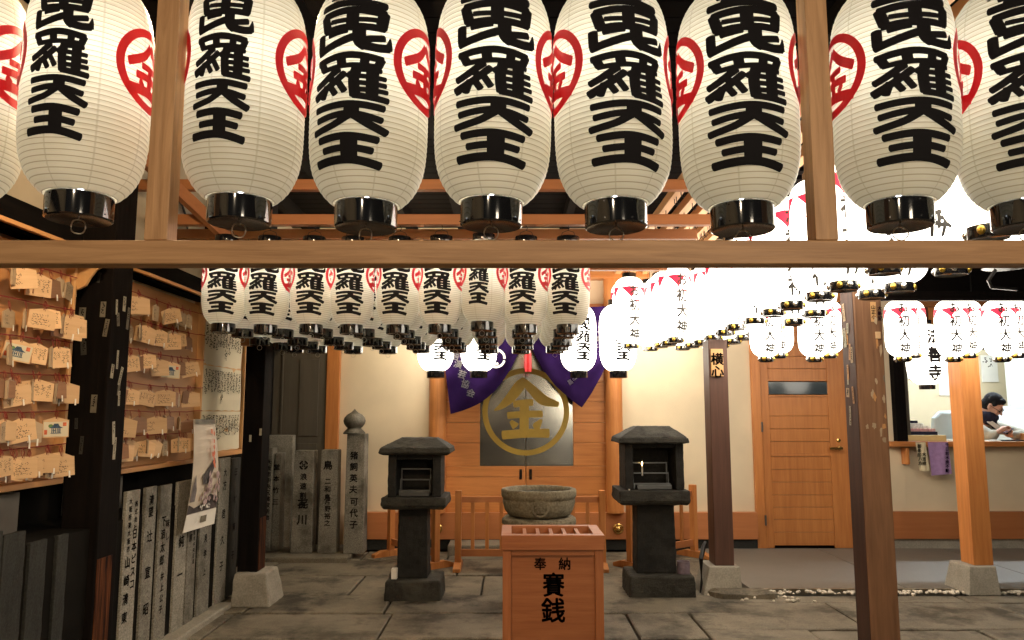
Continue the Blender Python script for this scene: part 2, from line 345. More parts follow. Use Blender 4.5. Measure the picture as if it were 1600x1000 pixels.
def paper_mat():
    m, t, b = new_mat('dim_lantern_paper'); L = t.links.new
    tc = N(t, 'ShaderNodeTexCoord'); sx = N(t, 'ShaderNodeSeparateXYZ'); L(tc.outputs['Object'], sx.inputs[0])
    def math_(op, a, bv=None):
        n = N(t, 'ShaderNodeMath', operation=op)
        if isinstance(a, (int, float)): n.inputs[0].default_value = a
        else: L(a, n.inputs[0])
        if bv is not None:
            if isinstance(bv, (int, float)): n.inputs[1].default_value = bv
            else: L(bv, n.inputs[1])
        return n.outputs[0]
    z = math_('MULTIPLY', math_('SUBTRACT', sx.outputs[2], ZB), NRIB / (ZT - ZB))
    fr = math_('FRACT', z)
    d = math_('ABSOLUTE', math_('SUBTRACT', fr, 0.5))               # .5 at the wire
    rib = math_('SMOOTH_MIN', 1.0, 1.0); 
    mr = N(t, 'ShaderNodeMapRange'); mr.inputs['From Min'].default_value = 0.37; mr.inputs['From Max'].default_value = 0.5; L(d, mr.inputs['Value'])
    ang = math_('MULTIPLY', math_('ARCTAN2', sx.outputs[1], sx.outputs[0]), 8 / (2 * math.pi))
    fa = math_('ABSOLUTE', math_('SUBTRACT', math_('FRACT', math_('ADD', ang, 0.33)), 0.5))
    ms = N(t, 'ShaderNodeMapRange'); ms.inputs['From Min'].default_value = 0.470; ms.inputs['From Max'].default_value = 0.490; ms.inputs['To Max'].default_value = 0.30; L(fa, ms.inputs['Value'])
    no = N(t, 'ShaderNodeTexNoise'); no.inputs['Scale'].default_value = 9; no.inputs['Detail'].default_value = 6; L(tc.outputs['Object'], no.inputs['Vector'])
    r = N(t, 'ShaderNodeValToRGB'); r.color_ramp.elements[0].position = 0.35; r.color_ramp.elements[1].position = 0.7
    r.color_ramp.elements[0].color = (0.55, 0.49, 0.365, 1); r.color_ramp.elements[1].color = (0.62, 0.56, 0.43, 1)
    L(no.outputs[0], r.inputs[0])
    oi = N(t, 'ShaderNodeObjectInfo'); hs = N(t, 'ShaderNodeHueSaturation'); mv = N(t, 'ShaderNodeMapRange'); mv.inputs['To Min'].default_value = 0.88; mv.inputs['To Max'].default_value = 1.06
    L(oi.outputs['Random'], mv.inputs['Value']); L(mv.outputs[0], hs.inputs['Value']); L(r.outputs[0], hs.inputs['Color'])
    cn = N(t, 'ShaderNodeTexNoise'); cn.inputs['Scale'].default_value = 14; cn.inputs['Detail'].default_value = 5; L(tc.outputs['Object'], cn.inputs['Vector'])
    bp = N(t, 'ShaderNodeBump'); bp.inputs['Strength'].default_value = 0.35; bp.inputs['Distance'].default_value = 0.004; L(cn.outputs[0], bp.inputs['Height']); L(bp.outputs[0], b.inputs['Normal'])
    k = math_('MULTIPLY', mr.outputs[0], 0.85)
    k2 = math_('MAXIMUM', k, ms.outputs[0])
    mx = N(t, 'ShaderNodeMix'); mx.data_type = 'RGBA'; mx.inputs[7].default_value = (0.20, 0.155, 0.085, 1)
    L(k2, mx.inputs[0]); L(hs.outputs[0], mx.inputs[6])
    L(mx.outputs[2], b.inputs['Base Color']); b.inputs['Roughness'].default_value = 0.38; b.inputs['Specular IOR Level'].default_value = 0.45
    tr = N(t, 'ShaderNodeBsdfTranslucent'); L(mx.outputs[2], tr.inputs['Color'])
    ms2 = N(t, 'ShaderNodeMixShader'); ms2.inputs[0].default_value = 0.30
    L(b.outputs[0], ms2.inputs[1]); L(tr.outputs[0], ms2.inputs[2]); L(ms2.outputs[0], t.nodes['Material Output'].inputs[0])
    return m

# ---------------------------------------------------------------- lettering
def spline(pts, n=8):
    P = [p if len(p) == 3 else (p[0], p[1], None) for p in pts]; out = []
    if len(P) == 2:
        for k in range(n + 1):
            a = k / n; out.append(tuple(P[0][i] + (P[1][i] - P[0][i]) * a for i in range(3)))
        return out
    for i in range(len(P) - 1):
        p0, p1, p2, p3 = P[max(0, i - 1)], P[i], P[i + 1], P[min(len(P) - 1, i + 2)]
        for k in range(n if i < len(P) - 2 else n + 1):
            s = k / n
            out.append(tuple(0.5 * (2 * p1[q] + (p2[q] - p0[q]) * s + (2 * p0[q] - 5 * p1[q] + 4 * p2[q] - p3[q]) * s * s + (3 * p1[q] - p0[q] - 3 * p2[q] + p3[q]) * s ** 3) for q in range(3)))
    return out
def stroke(pts, wd, n=6, round_=0.45):
    P = spline([(p[0], p[1], p[2] if len(p) == 3 else wd) for p in pts], n)
    rows = []; m = len(P)
    def tan(k):
        a, b = P[max(0, k - 1)], P[min(m - 1, k + 1)]
        dx, dy = b[0] - a[0], b[1] - a[1]; l = math.hypot(dx, dy) or 1
        return dx / l, dy / l
    def row(x, y, t, h): return [(x - t[1] * h, y + t[0] * h), (x, y), (x + t[1] * h, y - t[0] * h)]
    t0 = tan(0); t1 = tan(m - 1)
    for a in (85, 55, 28):
        h = P[0][2] / 2; rows.append(row(P[0][0] - t0[0] * h * round_ * math.sin(R_(a)), P[0][1] - t0[1] * h * round_ * math.sin(R_(a)), t0, h * math.cos(R_(a))))
    for k, p in enumerate(P): rows.append(row(p[0], p[1], tan(k), p[2] / 2))
    for a in (28, 55, 85):
        h = P[-1][2] / 2; rows.append(row(P[-1][0] + t1[0] * h * round_ * math.sin(R_(a)), P[-1][1] + t1[1] * h * round_ * math.sin(R_(a)), t1, h * math.cos(R_(a))))
    vs = [q for r in rows for q in r]; fs = []
    for k in range(len(rows) - 1):
        b = 3 * k
        fs += [(b, b + 1, b + 4, b + 3), (b + 1, b + 2, b + 5, b + 4)]
    return vs, fs
# brush strokes traced as centre lines; 385 units = one character width, y downward from the top of each character
BR = {
 'gold': (230, [([(190, 8), (128, 62), (12, 112)], 46), ([(198, 8), (275, 62), (375, 108)], 50), ([(112, 104), (275, 100)], 34), ([(70, 150), (200, 144), (318, 152)], 38),
        ([(195, 96), (194, 208)], 62), ([(98, 172), (128, 192)], 36), ([(288, 166), (254, 192)], 36), ([(24, 216), (195, 206), (372, 228)], 50)]),
 'bi': (252, [([(45, 22), (205, 8), (370, 26)], 42), ([(95, 66), (345, 68)], 27), ([(62, 116), (205, 108), (365, 114)], 38), ([(48, 22), (72, 108)], 50), ([(364, 26), (350, 112)], 54), ([(210, 14), (210, 118)], 60),
        ([(34, 134), (36, 212)], 46), ([(86, 142), (185, 128)], 30), ([(25, 228), (110, 203), (215, 168)], 42), ([(245, 122), (250, 186), (280, 216)], 62), ([(268, 216), (335, 226), (388, 220)], 44),
        ([(386, 224, 44), (392, 190, 26), (394, 162, 8)], 30), ([(275, 182), (365, 168)], 36)]),
 'ra': (268, [([(25, 28), (195, 6), (360, 30)], 38), ([(55, 78), (203, 66), (345, 73)], 28), ([(45, 30), (64, 72)], 42), ([(160, 14), (166, 68)], 46), ([(280, 14), (274, 68)], 42), ([(356, 30), (340, 72)], 40),
        ([(150, 84), (70, 138), (14, 165)], 38), ([(182, 112), (100, 176), (5, 222)], 38), ([(16, 214), (26, 238)], 36), ([(82, 176), (62, 238)], 38), ([(106, 178), (136, 226)], 32), ([(150, 158), (184, 214)], 32), ([(78, 122), (136, 150)], 30),
        ([(242, 82), (228, 150), (236, 240)], 50), ([(238, 98), (196, 128)], 30), ([(316, 78), (316, 250)], 56), ([(252, 94), (356, 96)], 26), ([(250, 130), (378, 140)], 26), ([(250, 168), (380, 178)], 26), ([(250, 206), (388, 214)], 26), ([(228, 240), (392, 262)], 34)]),
 'ten': (185, [([(18, 26), (205, 14), (374, 36)], 40), ([(30, 92), (205, 72), (366, 108)], 38), ([(222, 16), (220, 84)], 70), ([(212, 80), (128, 134), (8, 164)], 40), ([(232, 80), (306, 136), (390, 180)], 44)]),
 'ou': (205, [([(44, 24), (195, 12), (350, 36)], 44), ([(70, 92), (205, 84), (326, 104)], 40), ([(10, 164), (205, 154), (372, 188)], 46), ([(212, 22), (212, 156)], 80)]),
}
_glyphs = {}
def glyph(ch, bold=0.02):
    """a character as flat faces, one em wide, centred"""
    k = (ch, bold)
    if k not in _glyphs:
        c = D.curves.new('lettering', 'FONT'); c.body = ch; c.resolution_u = 2
        o = D.objects.new('lettering', c); COL.objects.link(o)
        dg = bpy.context.evaluated_depsgraph_get(); me = D.meshes.new_from_object(o.evaluated_get(dg))
        V = [(v.co.x - 0.5, v.co.y - 0.37) for v in me.vertices]; F = [tuple(p.vertices) for p in me.polygons]; n = len(V)
        sh = [(0, 0)] if bold < .008 else [(bold * math.cos(a), bold * math.sin(a)) for a in (.4, 1.45, 2.5, 3.54, 4.59, 5.64)]   # thickened by overlaying shifted copies
        _glyphs[k] = ([(x + a, y + b) for a, b in sh for x, y in V], [tuple(i + n * q for i in f) for q in range(len(sh)) for f in F])
        D.objects.remove(o); D.curves.remove(c); D.meshes.remove(me)
    return _glyphs[k]
def sliced(vs, fs, step):
    """cut flat faces into narrow pieces so they can follow a curve"""
    bm = bmesh.new(); bv = [bm.verts.new((x, y, 0)) for x, y in vs]
    for f in fs:
        try: bm.faces.new([bv[i] for i in f])
        except Exception: pass
    for ax in (0, 1):
        lo = min(v.co[ax] for v in bm.verts); hi = max(v.co[ax] for v in bm.verts)
        k = math.floor(lo / step) + 1
        while k * step < hi:
            co = [0, 0, 0]; co[ax] = k * step; no = [0, 0, 0]; no[ax] = 1
            bmesh.ops.bisect_plane(bm, geom=bm.verts[:] + bm.edges[:] + bm.faces[:], plane_co=co, plane_no=no); k += 1
    bm.verts.index_update()
    out = ([(v.co.x, v.co.y) for v in bm.verts], [tuple(v.index for v in f.verts) for f in bm.faces]); bm.free()
    return out
def flat_text(mb, text, x, z, size, fn, bold=0.02, dz=None, squash=1.0, shear=0.0):
    """a column of characters from the top; fn(x, z) -> world"""
    dz = dz or size * 1.06
    for ch in text:
        if ch != ' ':
            vs, fs = glyph(ch, bold)
            mb.add([fn(x + a * size * squash, z + (b + a * shear) * size) for a, b in vs], fs)
        z -= dz
    return mb
def scribble(mb, x0, x1, z0, z1, rows, fn, wd=0.0022, vertical=False, fill=0.75, rnd=random):
    """rows of tiny illegible handwriting"""
    for k in range(rows):
        c = (k + 0.5) / rows; p = 0.03
        while p < (fill if rnd.random() < 0.7 else fill * 0.6):
            l = rnd.uniform(0.5, 1.0) / max(10, rows * 2.2)
            for q in range(3):
                a = p + rnd.uniform(0, l); b = c + rnd.uniform(-0.28, 0.28) / rows
                a2 = a + rnd.uniform(-.5, 1) * l; b2 = b + rnd.uniform(-0.35, 0.35) / rows
                if vertical: A = (x1 + (x0 - x1) * b, z1 + (z0 - z1) * a); B = (x1 + (x0 - x1) * b2, z1 + (z0 - z1) * a2)
                else: A = (x0 + (x1 - x0) * a, z1 + (z0 - z1) * b); B = (x0 + (x1 - x0) * a2, z1 + (z0 - z1) * b2)
                dx, dz = B[0] - A[0], B[1] - A[1]; ll = math.hypot(dx, dz) or 1e-4
                nx, nz = -dz / ll * wd / 2, dx / ll * wd / 2
                mb.add([fn(A[0] + nx, A[1] + nz), fn(B[0] + nx, B[1] + nz), fn(B[0] - nx, B[1] - nz), fn(A[0] - nx, A[1] - nz)], [(0, 1, 2, 3)])
            p += l * 1.7
    return mb

# ---------------------------------------------------------------- ground
g = MB(); g.add([(-60, -40, -0.03), (60, -40, -0.03), (60, 90, -0.03), (-60, 90, -0.03)], [(0, 1, 2, 3)])
struct('ground', g, M_['dirt'])
def slabs(name, x0, x1, y0, y1, rows, wmin, wmax, mat, gap=0.016, seed=3, z=0.0, jit=0.006, skew=0.02):
    rnd = random.Random(seed); m = MB(); y = y0
    hs = [rnd.uniform(*rows) for _ in range(60)]; k = 0
    while y < y1 - 0.05:
        h = min(hs[k], y1 - y); k += 1
        if y1 - (y + h) < 0.2: h = y1 - y
        x = x0 - rnd.uniform(0, wmin)
        while x < x1:
            wd = rnd.uniform(wmin, wmax); a, b = max(x, x0) + gap / 2, min(x + wd, x1) - gap / 2
            if b - a > 0.06:
                dz = z + rnd.uniform(-jit, jit); q = [rnd.uniform(-skew, skew) * 0.35 for _ in range(4)]
                n = 16
                # slightly uneven outline
                lo = [(a + (b - a) * i / n, y + gap / 2 + q[0] * i / n + rnd.uniform(-.009, .009)) for i in range(n + 1)]
                hi = [(a + (b - a) * i / n, y + h - gap / 2 + q[1] * i / n + rnd.uniform(-.009, .009)) for i in range(n, -1, -1)]
                poly = lo + hi
                cx = (a + b) / 2; cy = y + h / 2
                ins = [(cx + (px - cx) * (1 - 0.010 / max(.1, (b - a) / 2)), cy + (py - cy) * (1 - 0.010 / max(.1, h / 2))) for px, py in poly]
                N_ = len(poly)
                vs = [(p[0], p[1], -0.04) for p in poly] + [(p[0], p[1], dz - 0.006) for p in poly] + [(p[0], p[1], dz) for p in ins]
                fs = [(i, (i + 1) % N_, N_ + (i + 1) % N_, N_ + i) for i in range(N_)] + [(N_ + i, N_ + (i + 1) % N_, 2 * N_ + (i + 1) % N_, 2 * N_ + i) for i in range(N_)] + [tuple(range(2 * N_, 3 * N_))]
                m.add(vs, fs)
            x += wd
        y += h
    return struct(name, m, mat)
slabs('stone_paving', -2.0, 1.20, -2.6, 5.42, (0.55, 0.95), 0.6, 1.15, M_['flag'], seed=5)
slabs('stone_paving', 1.205, 8.0, -2.6, 5.95, (0.62, 0.8), 0.85, 1.3, M_['flag'], seed=9, skew=.004)
slabs('stone_paving', -2.45, 1.80, 5.43, 7.78, (0.45, 0.85), 0.55, 1.4, M_['flag_d'], seed=21)
m = MB()
xs = [1.83, 3.05, 4.3, 5.6, 6.9, 9.0]
for a, b in zip(xs, xs[1:]): m.box(a + .004, b - .004, 6.10, 7.90, -0.04, 0.012)
struct('concrete_pavement', m, M_['conc'], bevel=0.004)
m = MB(); m.box(1.83, 9.0, 6.085, 6.097, -0.03, 0.018); struct('pavement_edge', m, M_['wire'])
# pale pebbles along the pavement edge and round the dark post
rnd = random.Random(4); m = MB()
for k in range(900):
    if k < 460: x = 1.62 + 5.6 * rnd.random() ** 1.25; y = 6.02 + rnd.gauss(0, .030)
    else: x = 1.46 + abs(rnd.gauss(0, .20)); y = 6.12 - (x - 1.46) * 0.55 + rnd.gauss(0, .06)
    r = rnd.uniform(.007, .018)
    if y > 6.08 and x > 1.83: continue
    m.ball((x, y, 0.002 + r * .6 * rnd.random()), (r * rnd.uniform(.8, 1.4), r * rnd.uniform(.8, 1.3), r * .75), 6, 4)
tag(m.build('pebbles', M_['pebble'], smooth='all'), 'white pebbles scattered along the pavement edge', 'pebbles', kind='stuff')
m = MB(); rk_ = random.Random(2); n = 15; ring = []
for k in range(n):
    a = 2 * math.pi * k / n; ring.append((1.70 + .27 * math.cos(a) * (1 if abs(math.cos(a)) < .8 else .95) + rk_.uniform(-.02, .02), 5.90 + .085 * math.sin(a) + rk_.uniform(-.02, .02) - .12 * math.cos(a) * .3))
m.add([(x, y, -.03) for x, y in ring] + [(x, y, .03 + rk_.uniform(-.012, .012)) for x, y in ring] + [(1.70 + (x - 1.7) * .8, 5.9 + (y - 5.9) * .7, .055 + rk_.uniform(-.01, .01)) for x, y in ring], [(i, (i + 1) % n, n + (i + 1) % n, n + i) for i in range(n)] + [(n + i, n + (i + 1) % n, 2 * n + (i + 1) % n, 2 * n + i) for i in range(n)] + [tuple(range(2 * n, 3 * n))])
solo('kerb_stone', m, M_['flag_d'], 'rough dark kerb stone at the foot of the pebbles', 'kerb stone')
m = MB(); m.box(-2.12, -1.965, 2.2, 5.60, -0.03, 0.035); struct('kerb', m, M_['foot'], bevel=0.01)
m = MB(); m.box(-2.45, -1.50, 7.22, 7.94, -0.03, 0.045); struct('raised_step', m, M_['flag_d'], bevel=0.012)

# ---------------------------------------------------------------- left boundary wall
XS = -2.055
t = thing('boundary_wall', 'dark timber side wall with cream plaster above a black beam', 'wall', (-2.5, 3, 0), world=True)
m = MB(); m.box(-2.62, -2.45, -3, 8.2, 0, 3.3); m.box(-2.4495, XS - .014, 2.2, 5.60, 0, .79); m.build('wall_and_gap_shade', M_['darkwall_shade'], t)  # near-black backing behind the slabs stands in for shade in their gaps
m = MB(); m.box(-2.45, -2.30, -3, 7.9, 2.0, 3.28); m.build('plaster', M_['plaster_l'], t)
m = MB(); m.box(-2.30, -2.20, -1, 7.9, 2.155, 2.30); m.build('level_beam', M_['black_y'], t, bevel=.004)
m = MB(); m.box(-2.44, -2.30, 3.2, 3.66, .80, .985); m.build('plaster_patch', M_['plaster_d'], t)
m = MB(); m.box(-2.44, -2.30, 4.25, 4.62, .80, .985); m.build('plaster_patch', M_['plaster_d'], t)
for y0 in (4.02, 5.62):
    m = MB(); m.box(-2.30, -2.19, y0, y0 + .15, 2.302, 3.27); m.build('upright', M_['black'], t, bevel=.004)
def slanted(mb, a, b, wy, wz):
    """square bar from a to b"""
    a = Vector(a); b = Vector(b); d = (b - a).normalized(); s = d.cross(Vector((0, 0, 1))).normalized(); u = s.cross(d)
    vs = [p + s * i * wy / 2 + u * j * wz / 2 for p in (a, b) for i, j in ((-1, -1), (1, -1), (1, 1), (-1, 1))]
    return mb.add(vs, [(0, 1, 2, 3), (7, 6, 5, 4), (0, 4, 5, 1), (1, 5, 6, 2), (2, 6, 7, 3), (3, 7, 4, 0)])
m = MB(); slanted(m, (-2.2, 4.10, 2.90), (-1.75, 4.7, 2.42), .05, .07); m.build('brace', M_['rail'], t)
m = MB(); m.tube([(-2.28, 5.0 + .28 * math.sin(a), 2.62 + .2 * math.cos(a)) for a in [k * .35 for k in range(10)]], .008, 5); m.build('cable', M_['pipe'], t)

# ---------------------------------------------------------------- rear building: temple front and office
FY = 7.95
hall = thing('temple_hall', 'temple front with cream plaster, round pillars and orange cedar sliding doors', 'temple', (0, FY, 0), world=True)
xa, xb, xc, xd = AX(511, 650, FY), AX(531, 650, FY), AX(672, 650, FY), AX(974, 650, FY)
x_door0, x_door1 = AX(1176, 700, FY), AX(1333, 700, FY)
m = MB(); m.box(-2.9, x_door0, FY, FY + .12, 0, 3.3); m.build('wall', M_['plaster'], hall)
m = MB(); m.box(-2.45, xa - .003, FY - .05, FY - .002, .05, 2.6)
for px in (402, 424, 442): m.box(AX(px, 600, FY), AX(px, 600, FY) + .02, FY - .062, FY - .051, .05, 2.6)
m.build('dark_panelling', M_['greywood'], hall, bevel=.003)
m = MB()
for z0, z1 in ((.5, 1.05), (1.12, 1.9)): m.box(AX(470, 600, FY), AX(500, 600, FY), FY - .058, FY - .0505, z0, z1)
m.build('recessed_panel', M_['greywood'], hall, bevel=.006)
m = MB(); m.box(xa, xb, FY - .07, FY - .002, .05, 2.6); m.build('corner_post', M_['door_z'], hall, bevel=.004)
zs0, zs1 = AZ(843, 7.86), AZ(801, 7.86)
m = MB(); m.box(AX(545, 820, 7.86), x_door0 - .002, 7.86, FY - .003, zs0, zs1); m.build('sill', M_['sill'], hall, bevel=.004)
m = MB(); m.box(-1.6, x_door0 - .004, 7.885, FY - .004, 0, zs0 - .003); m.build('foundation', M_['granite_d'], hall)
m = MB(); m.box(AX(700, 850, 7.6), AX(945, 850, 7.6), 7.55, 7.88, -.02, .10); m.build('step_stone', M_['flag'], hall, bevel=.012)
for px in (683, 960):
    x = AX(px, 700, 7.86)
    m = MB(); m.lathe([(.088, zs1 + .001), (.088, 2.9)], 28, (x, 7.86, 0)); m.build('pillar', M_['door_z'], hall, smooth=True)
    bx = AX(px + (0 if px < 800 else 6), 826, 7.86); bz = AZ(826, 7.86)
    m = MB(); Mx = Matrix.Translation((bx, 7.858, bz)) @ Matrix.Rotation(R_(90), 4, 'X')
    m.lathe([(.050, 0), (.052, .008), (.044, .014), (.034, .014), (.030, .022), (.018, .036), (.0, .040)], 20, M=Mx)
    m.build('brass_boss', M_['brass'], hall, smooth=True)
xm = AX(821.5, 650, 7.92); xl, xr = AX(697, 700, 7.92), AX(946.5, 700, 7.92); gl, gr = AX(750, 650, 7.92), AX(895, 650, 7.92)
gz0, gz1 = AZ(728, 7.92), AZ(548, 7.92)
lines = [AZ(p, 7.92) for p in (800, 773, 745, 728, 692, 660, 628, 598, 568, 540, 505)]
for side in (-1, 1):
    d = None
    o0, o1 = (xl, xm - .003) if side < 0 else (xm + .003, xr)
    m = MB(); prev = zs1 + .002
    for z in lines:
        a, b = (o0, o1) if z <= gz0 + 1e-4 else ((o0, gl) if side < 0 else (gr, o1))
        m.box(a, b, 7.90, 7.94, prev + .0015, z - .0015); prev = z
    m.box(o0, o1, 7.90, 7.94, prev + .002, prev + .2)
    d = m.build('sliding_door', M_['door'], hall, bevel=.0025)
    a, b = (gl + .002, xm - .004) if side < 0 else (xm + .004, gr - .002)
    m = MB(); m.box(a, b, 7.915, 7.935, gz0 + .002, gz1 + .10)
    k = gz0 + .012
    while k < gz1 + .09: m.box(a + .001, b - .001, 7.909, 7.914, k, k + .014); k += .0195
    inst(m.mesh('lattice_pane', M_['lattice']), 'lattice_pane', d)
    hx = AX(813.5 if side < 0 else 829, 741, 7.9)
    m = MB(); m.box(hx - .013, hx + .013, 7.894, 7.8985, AZ(749, 7.9), AZ(733, 7.9)); inst(m.mesh('door_pull', M_['gloss']), 'door_pull', d)
# gold character in a ring on the two panes
ctr = at(821.5, 643, 7.9); Rr = 68 / FPX * 7.9 * .992
m = MB(); n = 96; ro, ri = Rr, Rr * .875
vs = []
for k in range(n):
    a = 2 * math.pi * k / n; vs += [(ctr.x + ro * math.cos(a), 7.903, ctr.z + ro * math.sin(a)), (ctr.x + ri * math.cos(a), 7.903, ctr.z + ri * math.sin(a))]
m.add(vs, [(2 * k, 2 * ((k + 1) % n), 2 * ((k + 1) % n) + 1, 2 * k + 1) for k in range(n)])
m.build('gold_ring', M_['goldpaint'], hall)
m = MB()
def ek(px, py): return at(640 + px / 4.168, 500 + py / 4.168, 7.9)
GS = [([(742, 378, 16), (722, 420, 52), (662, 500, 50), (600, 560, 30), (552, 588, 8)], 40), ([(745, 398, 30), (800, 455, 46), (870, 520, 52), (968, 550, 26)], 40), ([(680, 548), (742, 540), (800, 536)], 34),
      ([(640, 622), (745, 614), (862, 612)], 34), ([(748, 540), (745, 742)], 46), ([(660, 660, 20), (690, 692, 40)], 36), ([(858, 650, 14), (828, 690, 40), (815, 702, 30)], 36), ([(606, 750), (760, 738), (905, 738)], 44)]
for i, (p, wd) in enumerate(GS):
    vs, fs = stroke([(q[0], q[1], q[2] * 1.3) if len(q) == 3 else q for q in p], wd * 1.3, 8, .25)
    m.add([(q.x, 7.9025 - i * .0004, q.z) for q in (ek(a, b) for a, b in vs)], fs)
m.build('gold_character', M_['goldpaint'], hall)
# lintel, beam and boarded gable over the doors
m = MB(); m.box(xl - .30, xr + .35, 7.70, FY - .003, AZ(508, 7.7), AZ(494, 7.7)); m.build('lintel', M_['greywood'], hall)
m = MB(); m.box(xl - .30, xr + .45, 7.74, FY - .005, AZ(432, 7.7), AZ(415, 7.7)); m.build('head_beam', M_['door'], hall)

office = thing('temple_office', 'temple office with cedar door, cream wall and open counter window', 'office', (4.5, FY, 0), world=True)
xw0, xw1 = AX(1408, 620, FY), 8.2
zc_ = AZ(692, FY); zt_ = AZ(545, FY)
m = MB(); m.box(x_door1 + .01, xw0, FY, FY + .12, 0, 3.3); m.box(xw0 + .0005, xw1, FY, FY + .12, 0, zc_ - .03); m.box(x_door0 - .0, x_door1 + .01, FY + .002, FY + .12, 2.55, 3.3)
m.build('wall', M_['plaster'], office)
m = MB(); m.box(xw0 + .001, xw1, FY - .01, FY + .13, zt_, 3.3)
m.build('boarded_head', M_['darkpost'], office)
m = MB(); m.box(xw0 - .06, xw1, FY - .03, FY - .012, AZ(480, FY), AZ(440, FY)); m.build('head_board', M_['rail'], office)
m = MB(); m.box(AX(1450, 500, FY), AX(1492, 500, FY), FY - .03, FY - .012, zt_ - .02, AZ(481, FY)); m.build('board', M_['door_z'], office)
m = MB(); m.box(x_door1 + .03, xw1, FY - .07, FY - .003, zs0, zs1 + .005); m.build('sill', M_['sill'], office, bevel=.004)
m = MB(); m.box(x_door1 + .03, xw1, FY - .04, FY - .004, 0, zs0 - .002); m.build('foundation', M_['foot'], office)
m = MB(); m.box(AX(1393, 694, FY - .15), xw1, FY - .14, FY + .40, AZ(698, FY - .15), AZ(690, FY - .15)); m.build('counter', M_['door'], office, bevel=.004)
m = MB(); m.box(xw0 - .04, xw0 - .005, FY - .11, FY - .003, AZ(725, FY), AZ(699, FY)); m.build('counter_bracket', M_['door_z'], office, bevel=.008)
for k, (p0, p1, dy) in enumerate(((1391, 1399, .10), (1400, 1408, .05), (1409, 1414, .0))):
    m = MB(); m.box(AX(p0, 600, FY), AX(p1, 600, FY), FY - .06 - dy * .3, FY - .003, zc_ + .005, zt_ + .12); m.build('window_frame', M_['black' if k < 2 else 'greywood'], office, bevel=.002)
# office door
m = MB(); m.box(x_door0, AX(1190, 700, FY), FY - .045, FY + .01, 0, 2.5); m.box(AX(1325, 700, FY), x_door1, FY - .045, FY + .01, 0, 2.5); m.box(x_door0, x_door1, FY - .045, FY + .01, 2.503, 2.6)
m.build('door_frame', M_['door_z'], office, bevel=.004)
dx0, dx1 = AX(1190.5, 700, FY), AX(1324.5, 700, FY)
m = MB(); px0, px1 = AX(1203, 700, FY), AX(1296, 700, FY)
m.box(dx0, px0, FY - .03, FY + .005, .01, 2.49); m.box(px1, dx1, FY - .03, FY + .005, .01, 2.49)
zz = [AZ(p, FY) for p in (852, 831, 811, 792, 773, 753, 733, 713)]
m.box(px0 + .001, px1 - .001, FY - .03, FY + .004, zz[-1] + .001, zz[-1] + .03)
zz2 = [AZ(p, FY) for p in (709, 690, 670, 650, 620)]
for seq in (zz, zz2):
    for a, b in zip(seq, seq[1:]): m.box(px0 + .002, px1 - .002, FY - .022, FY + .003, a + .0015, b - .0015)
m.box(px0 + .001, px1 - .001, FY - .03, FY + .004, AZ(620, FY), AZ(617, FY))
z_ = AZ(596, FY)
for k in range(6): m.box(px0 + .002, px1 - .002, FY - .022, FY + .003, z_ + k * .13 + .0015, z_ + (k + 1) * .13 - .0015)
dr = m.build('door', M_['door_z'], office, bevel=.003)
m = MB(); m.box(px0, px1, FY - .016, FY - .005, AZ(616, FY), AZ(597, FY)); inst(m.mesh('slit_window', M_['slit']), 'slit_window', dr)
hz = AZ(700, FY); hx = AX(1310, 700, FY)
m = MB(); Mx = Matrix.Translation((hx - .005, FY - .031, hz)) @ Matrix.Rotation(R_(90), 4, 'X'); m.lathe([(.022, 0), (.022, .012), (.010, .014), (.010, .045)], 14, M=Mx)
m.box(hx - .125, hx + .008, FY - .092, FY - .074, hz - .011, hz + .011)
inst(m.mesh('lever_handle', M_['brass']), 'lever_handle', dr)
m = MB(); Mx = Matrix.Translation((AX(1308, 688, FY), FY - .031, AZ(688, FY))) @ Matrix.Rotation(R_(90), 4, 'X'); m.lathe([(.02, 0), (.02, .008), (.008, .012), (.0, .013)], 14, M=Mx)
inst(m.mesh('keyhole_plate', M_['brass']), 'keyhole_plate', dr)
for pz in (667, 812):
    m = MB(); m.lathe([(.010, -.05), (.010, .05)], 8, (dx0 - .006, FY - .05, AZ(pz, FY))); inst(m.mesh('hinge', M_['metal']), 'hinge', dr)
# room behind the counter
rm = MB(); rm.box(3.6, 8.2, 10.4, 10.5, 0, 3.2); rm.box(3.5, 3.6, FY + .13, 10.5, 0, 3.2); rm.box(8.2, 8.3, FY + .0, 10.5, 0, 3.2)
rm.build('room_wall', M_['office'], office)
rm = MB(); rm.box(3.5, 8.3, FY + .13, 10.5, 2.9, 3.0); rm.build('room_ceiling', M_['officew'], office)
rm = MB(); rm.box(3.6, 8.2, FY + .13, 10.4, .02, .06); rm.build('room_floor', M_['conc'], office)
rm = MB(); rm.box(AX(1575, 620, 9.6), 8.15, 9.55, 9.62, .06, 2.88); rm.build('pale_partition', M_['officew'], office)
lt = thing('ceiling_light', 'white fluorescent batten on the office ceiling', 'ceiling light', (5.4, 9.0, 2.88), world=True)
m = MB(); m.box(4.4, 6.5, 8.70, 8.86, 2.85, 2.899); m.build('housing', M_['officew'], lt)
m = MB(); m.tube([(4.45, 8.78, 2.82), (6.45, 8.78, 2.82)], .018, 10); m.build('tube', M_['tube'], lt, smooth=True)

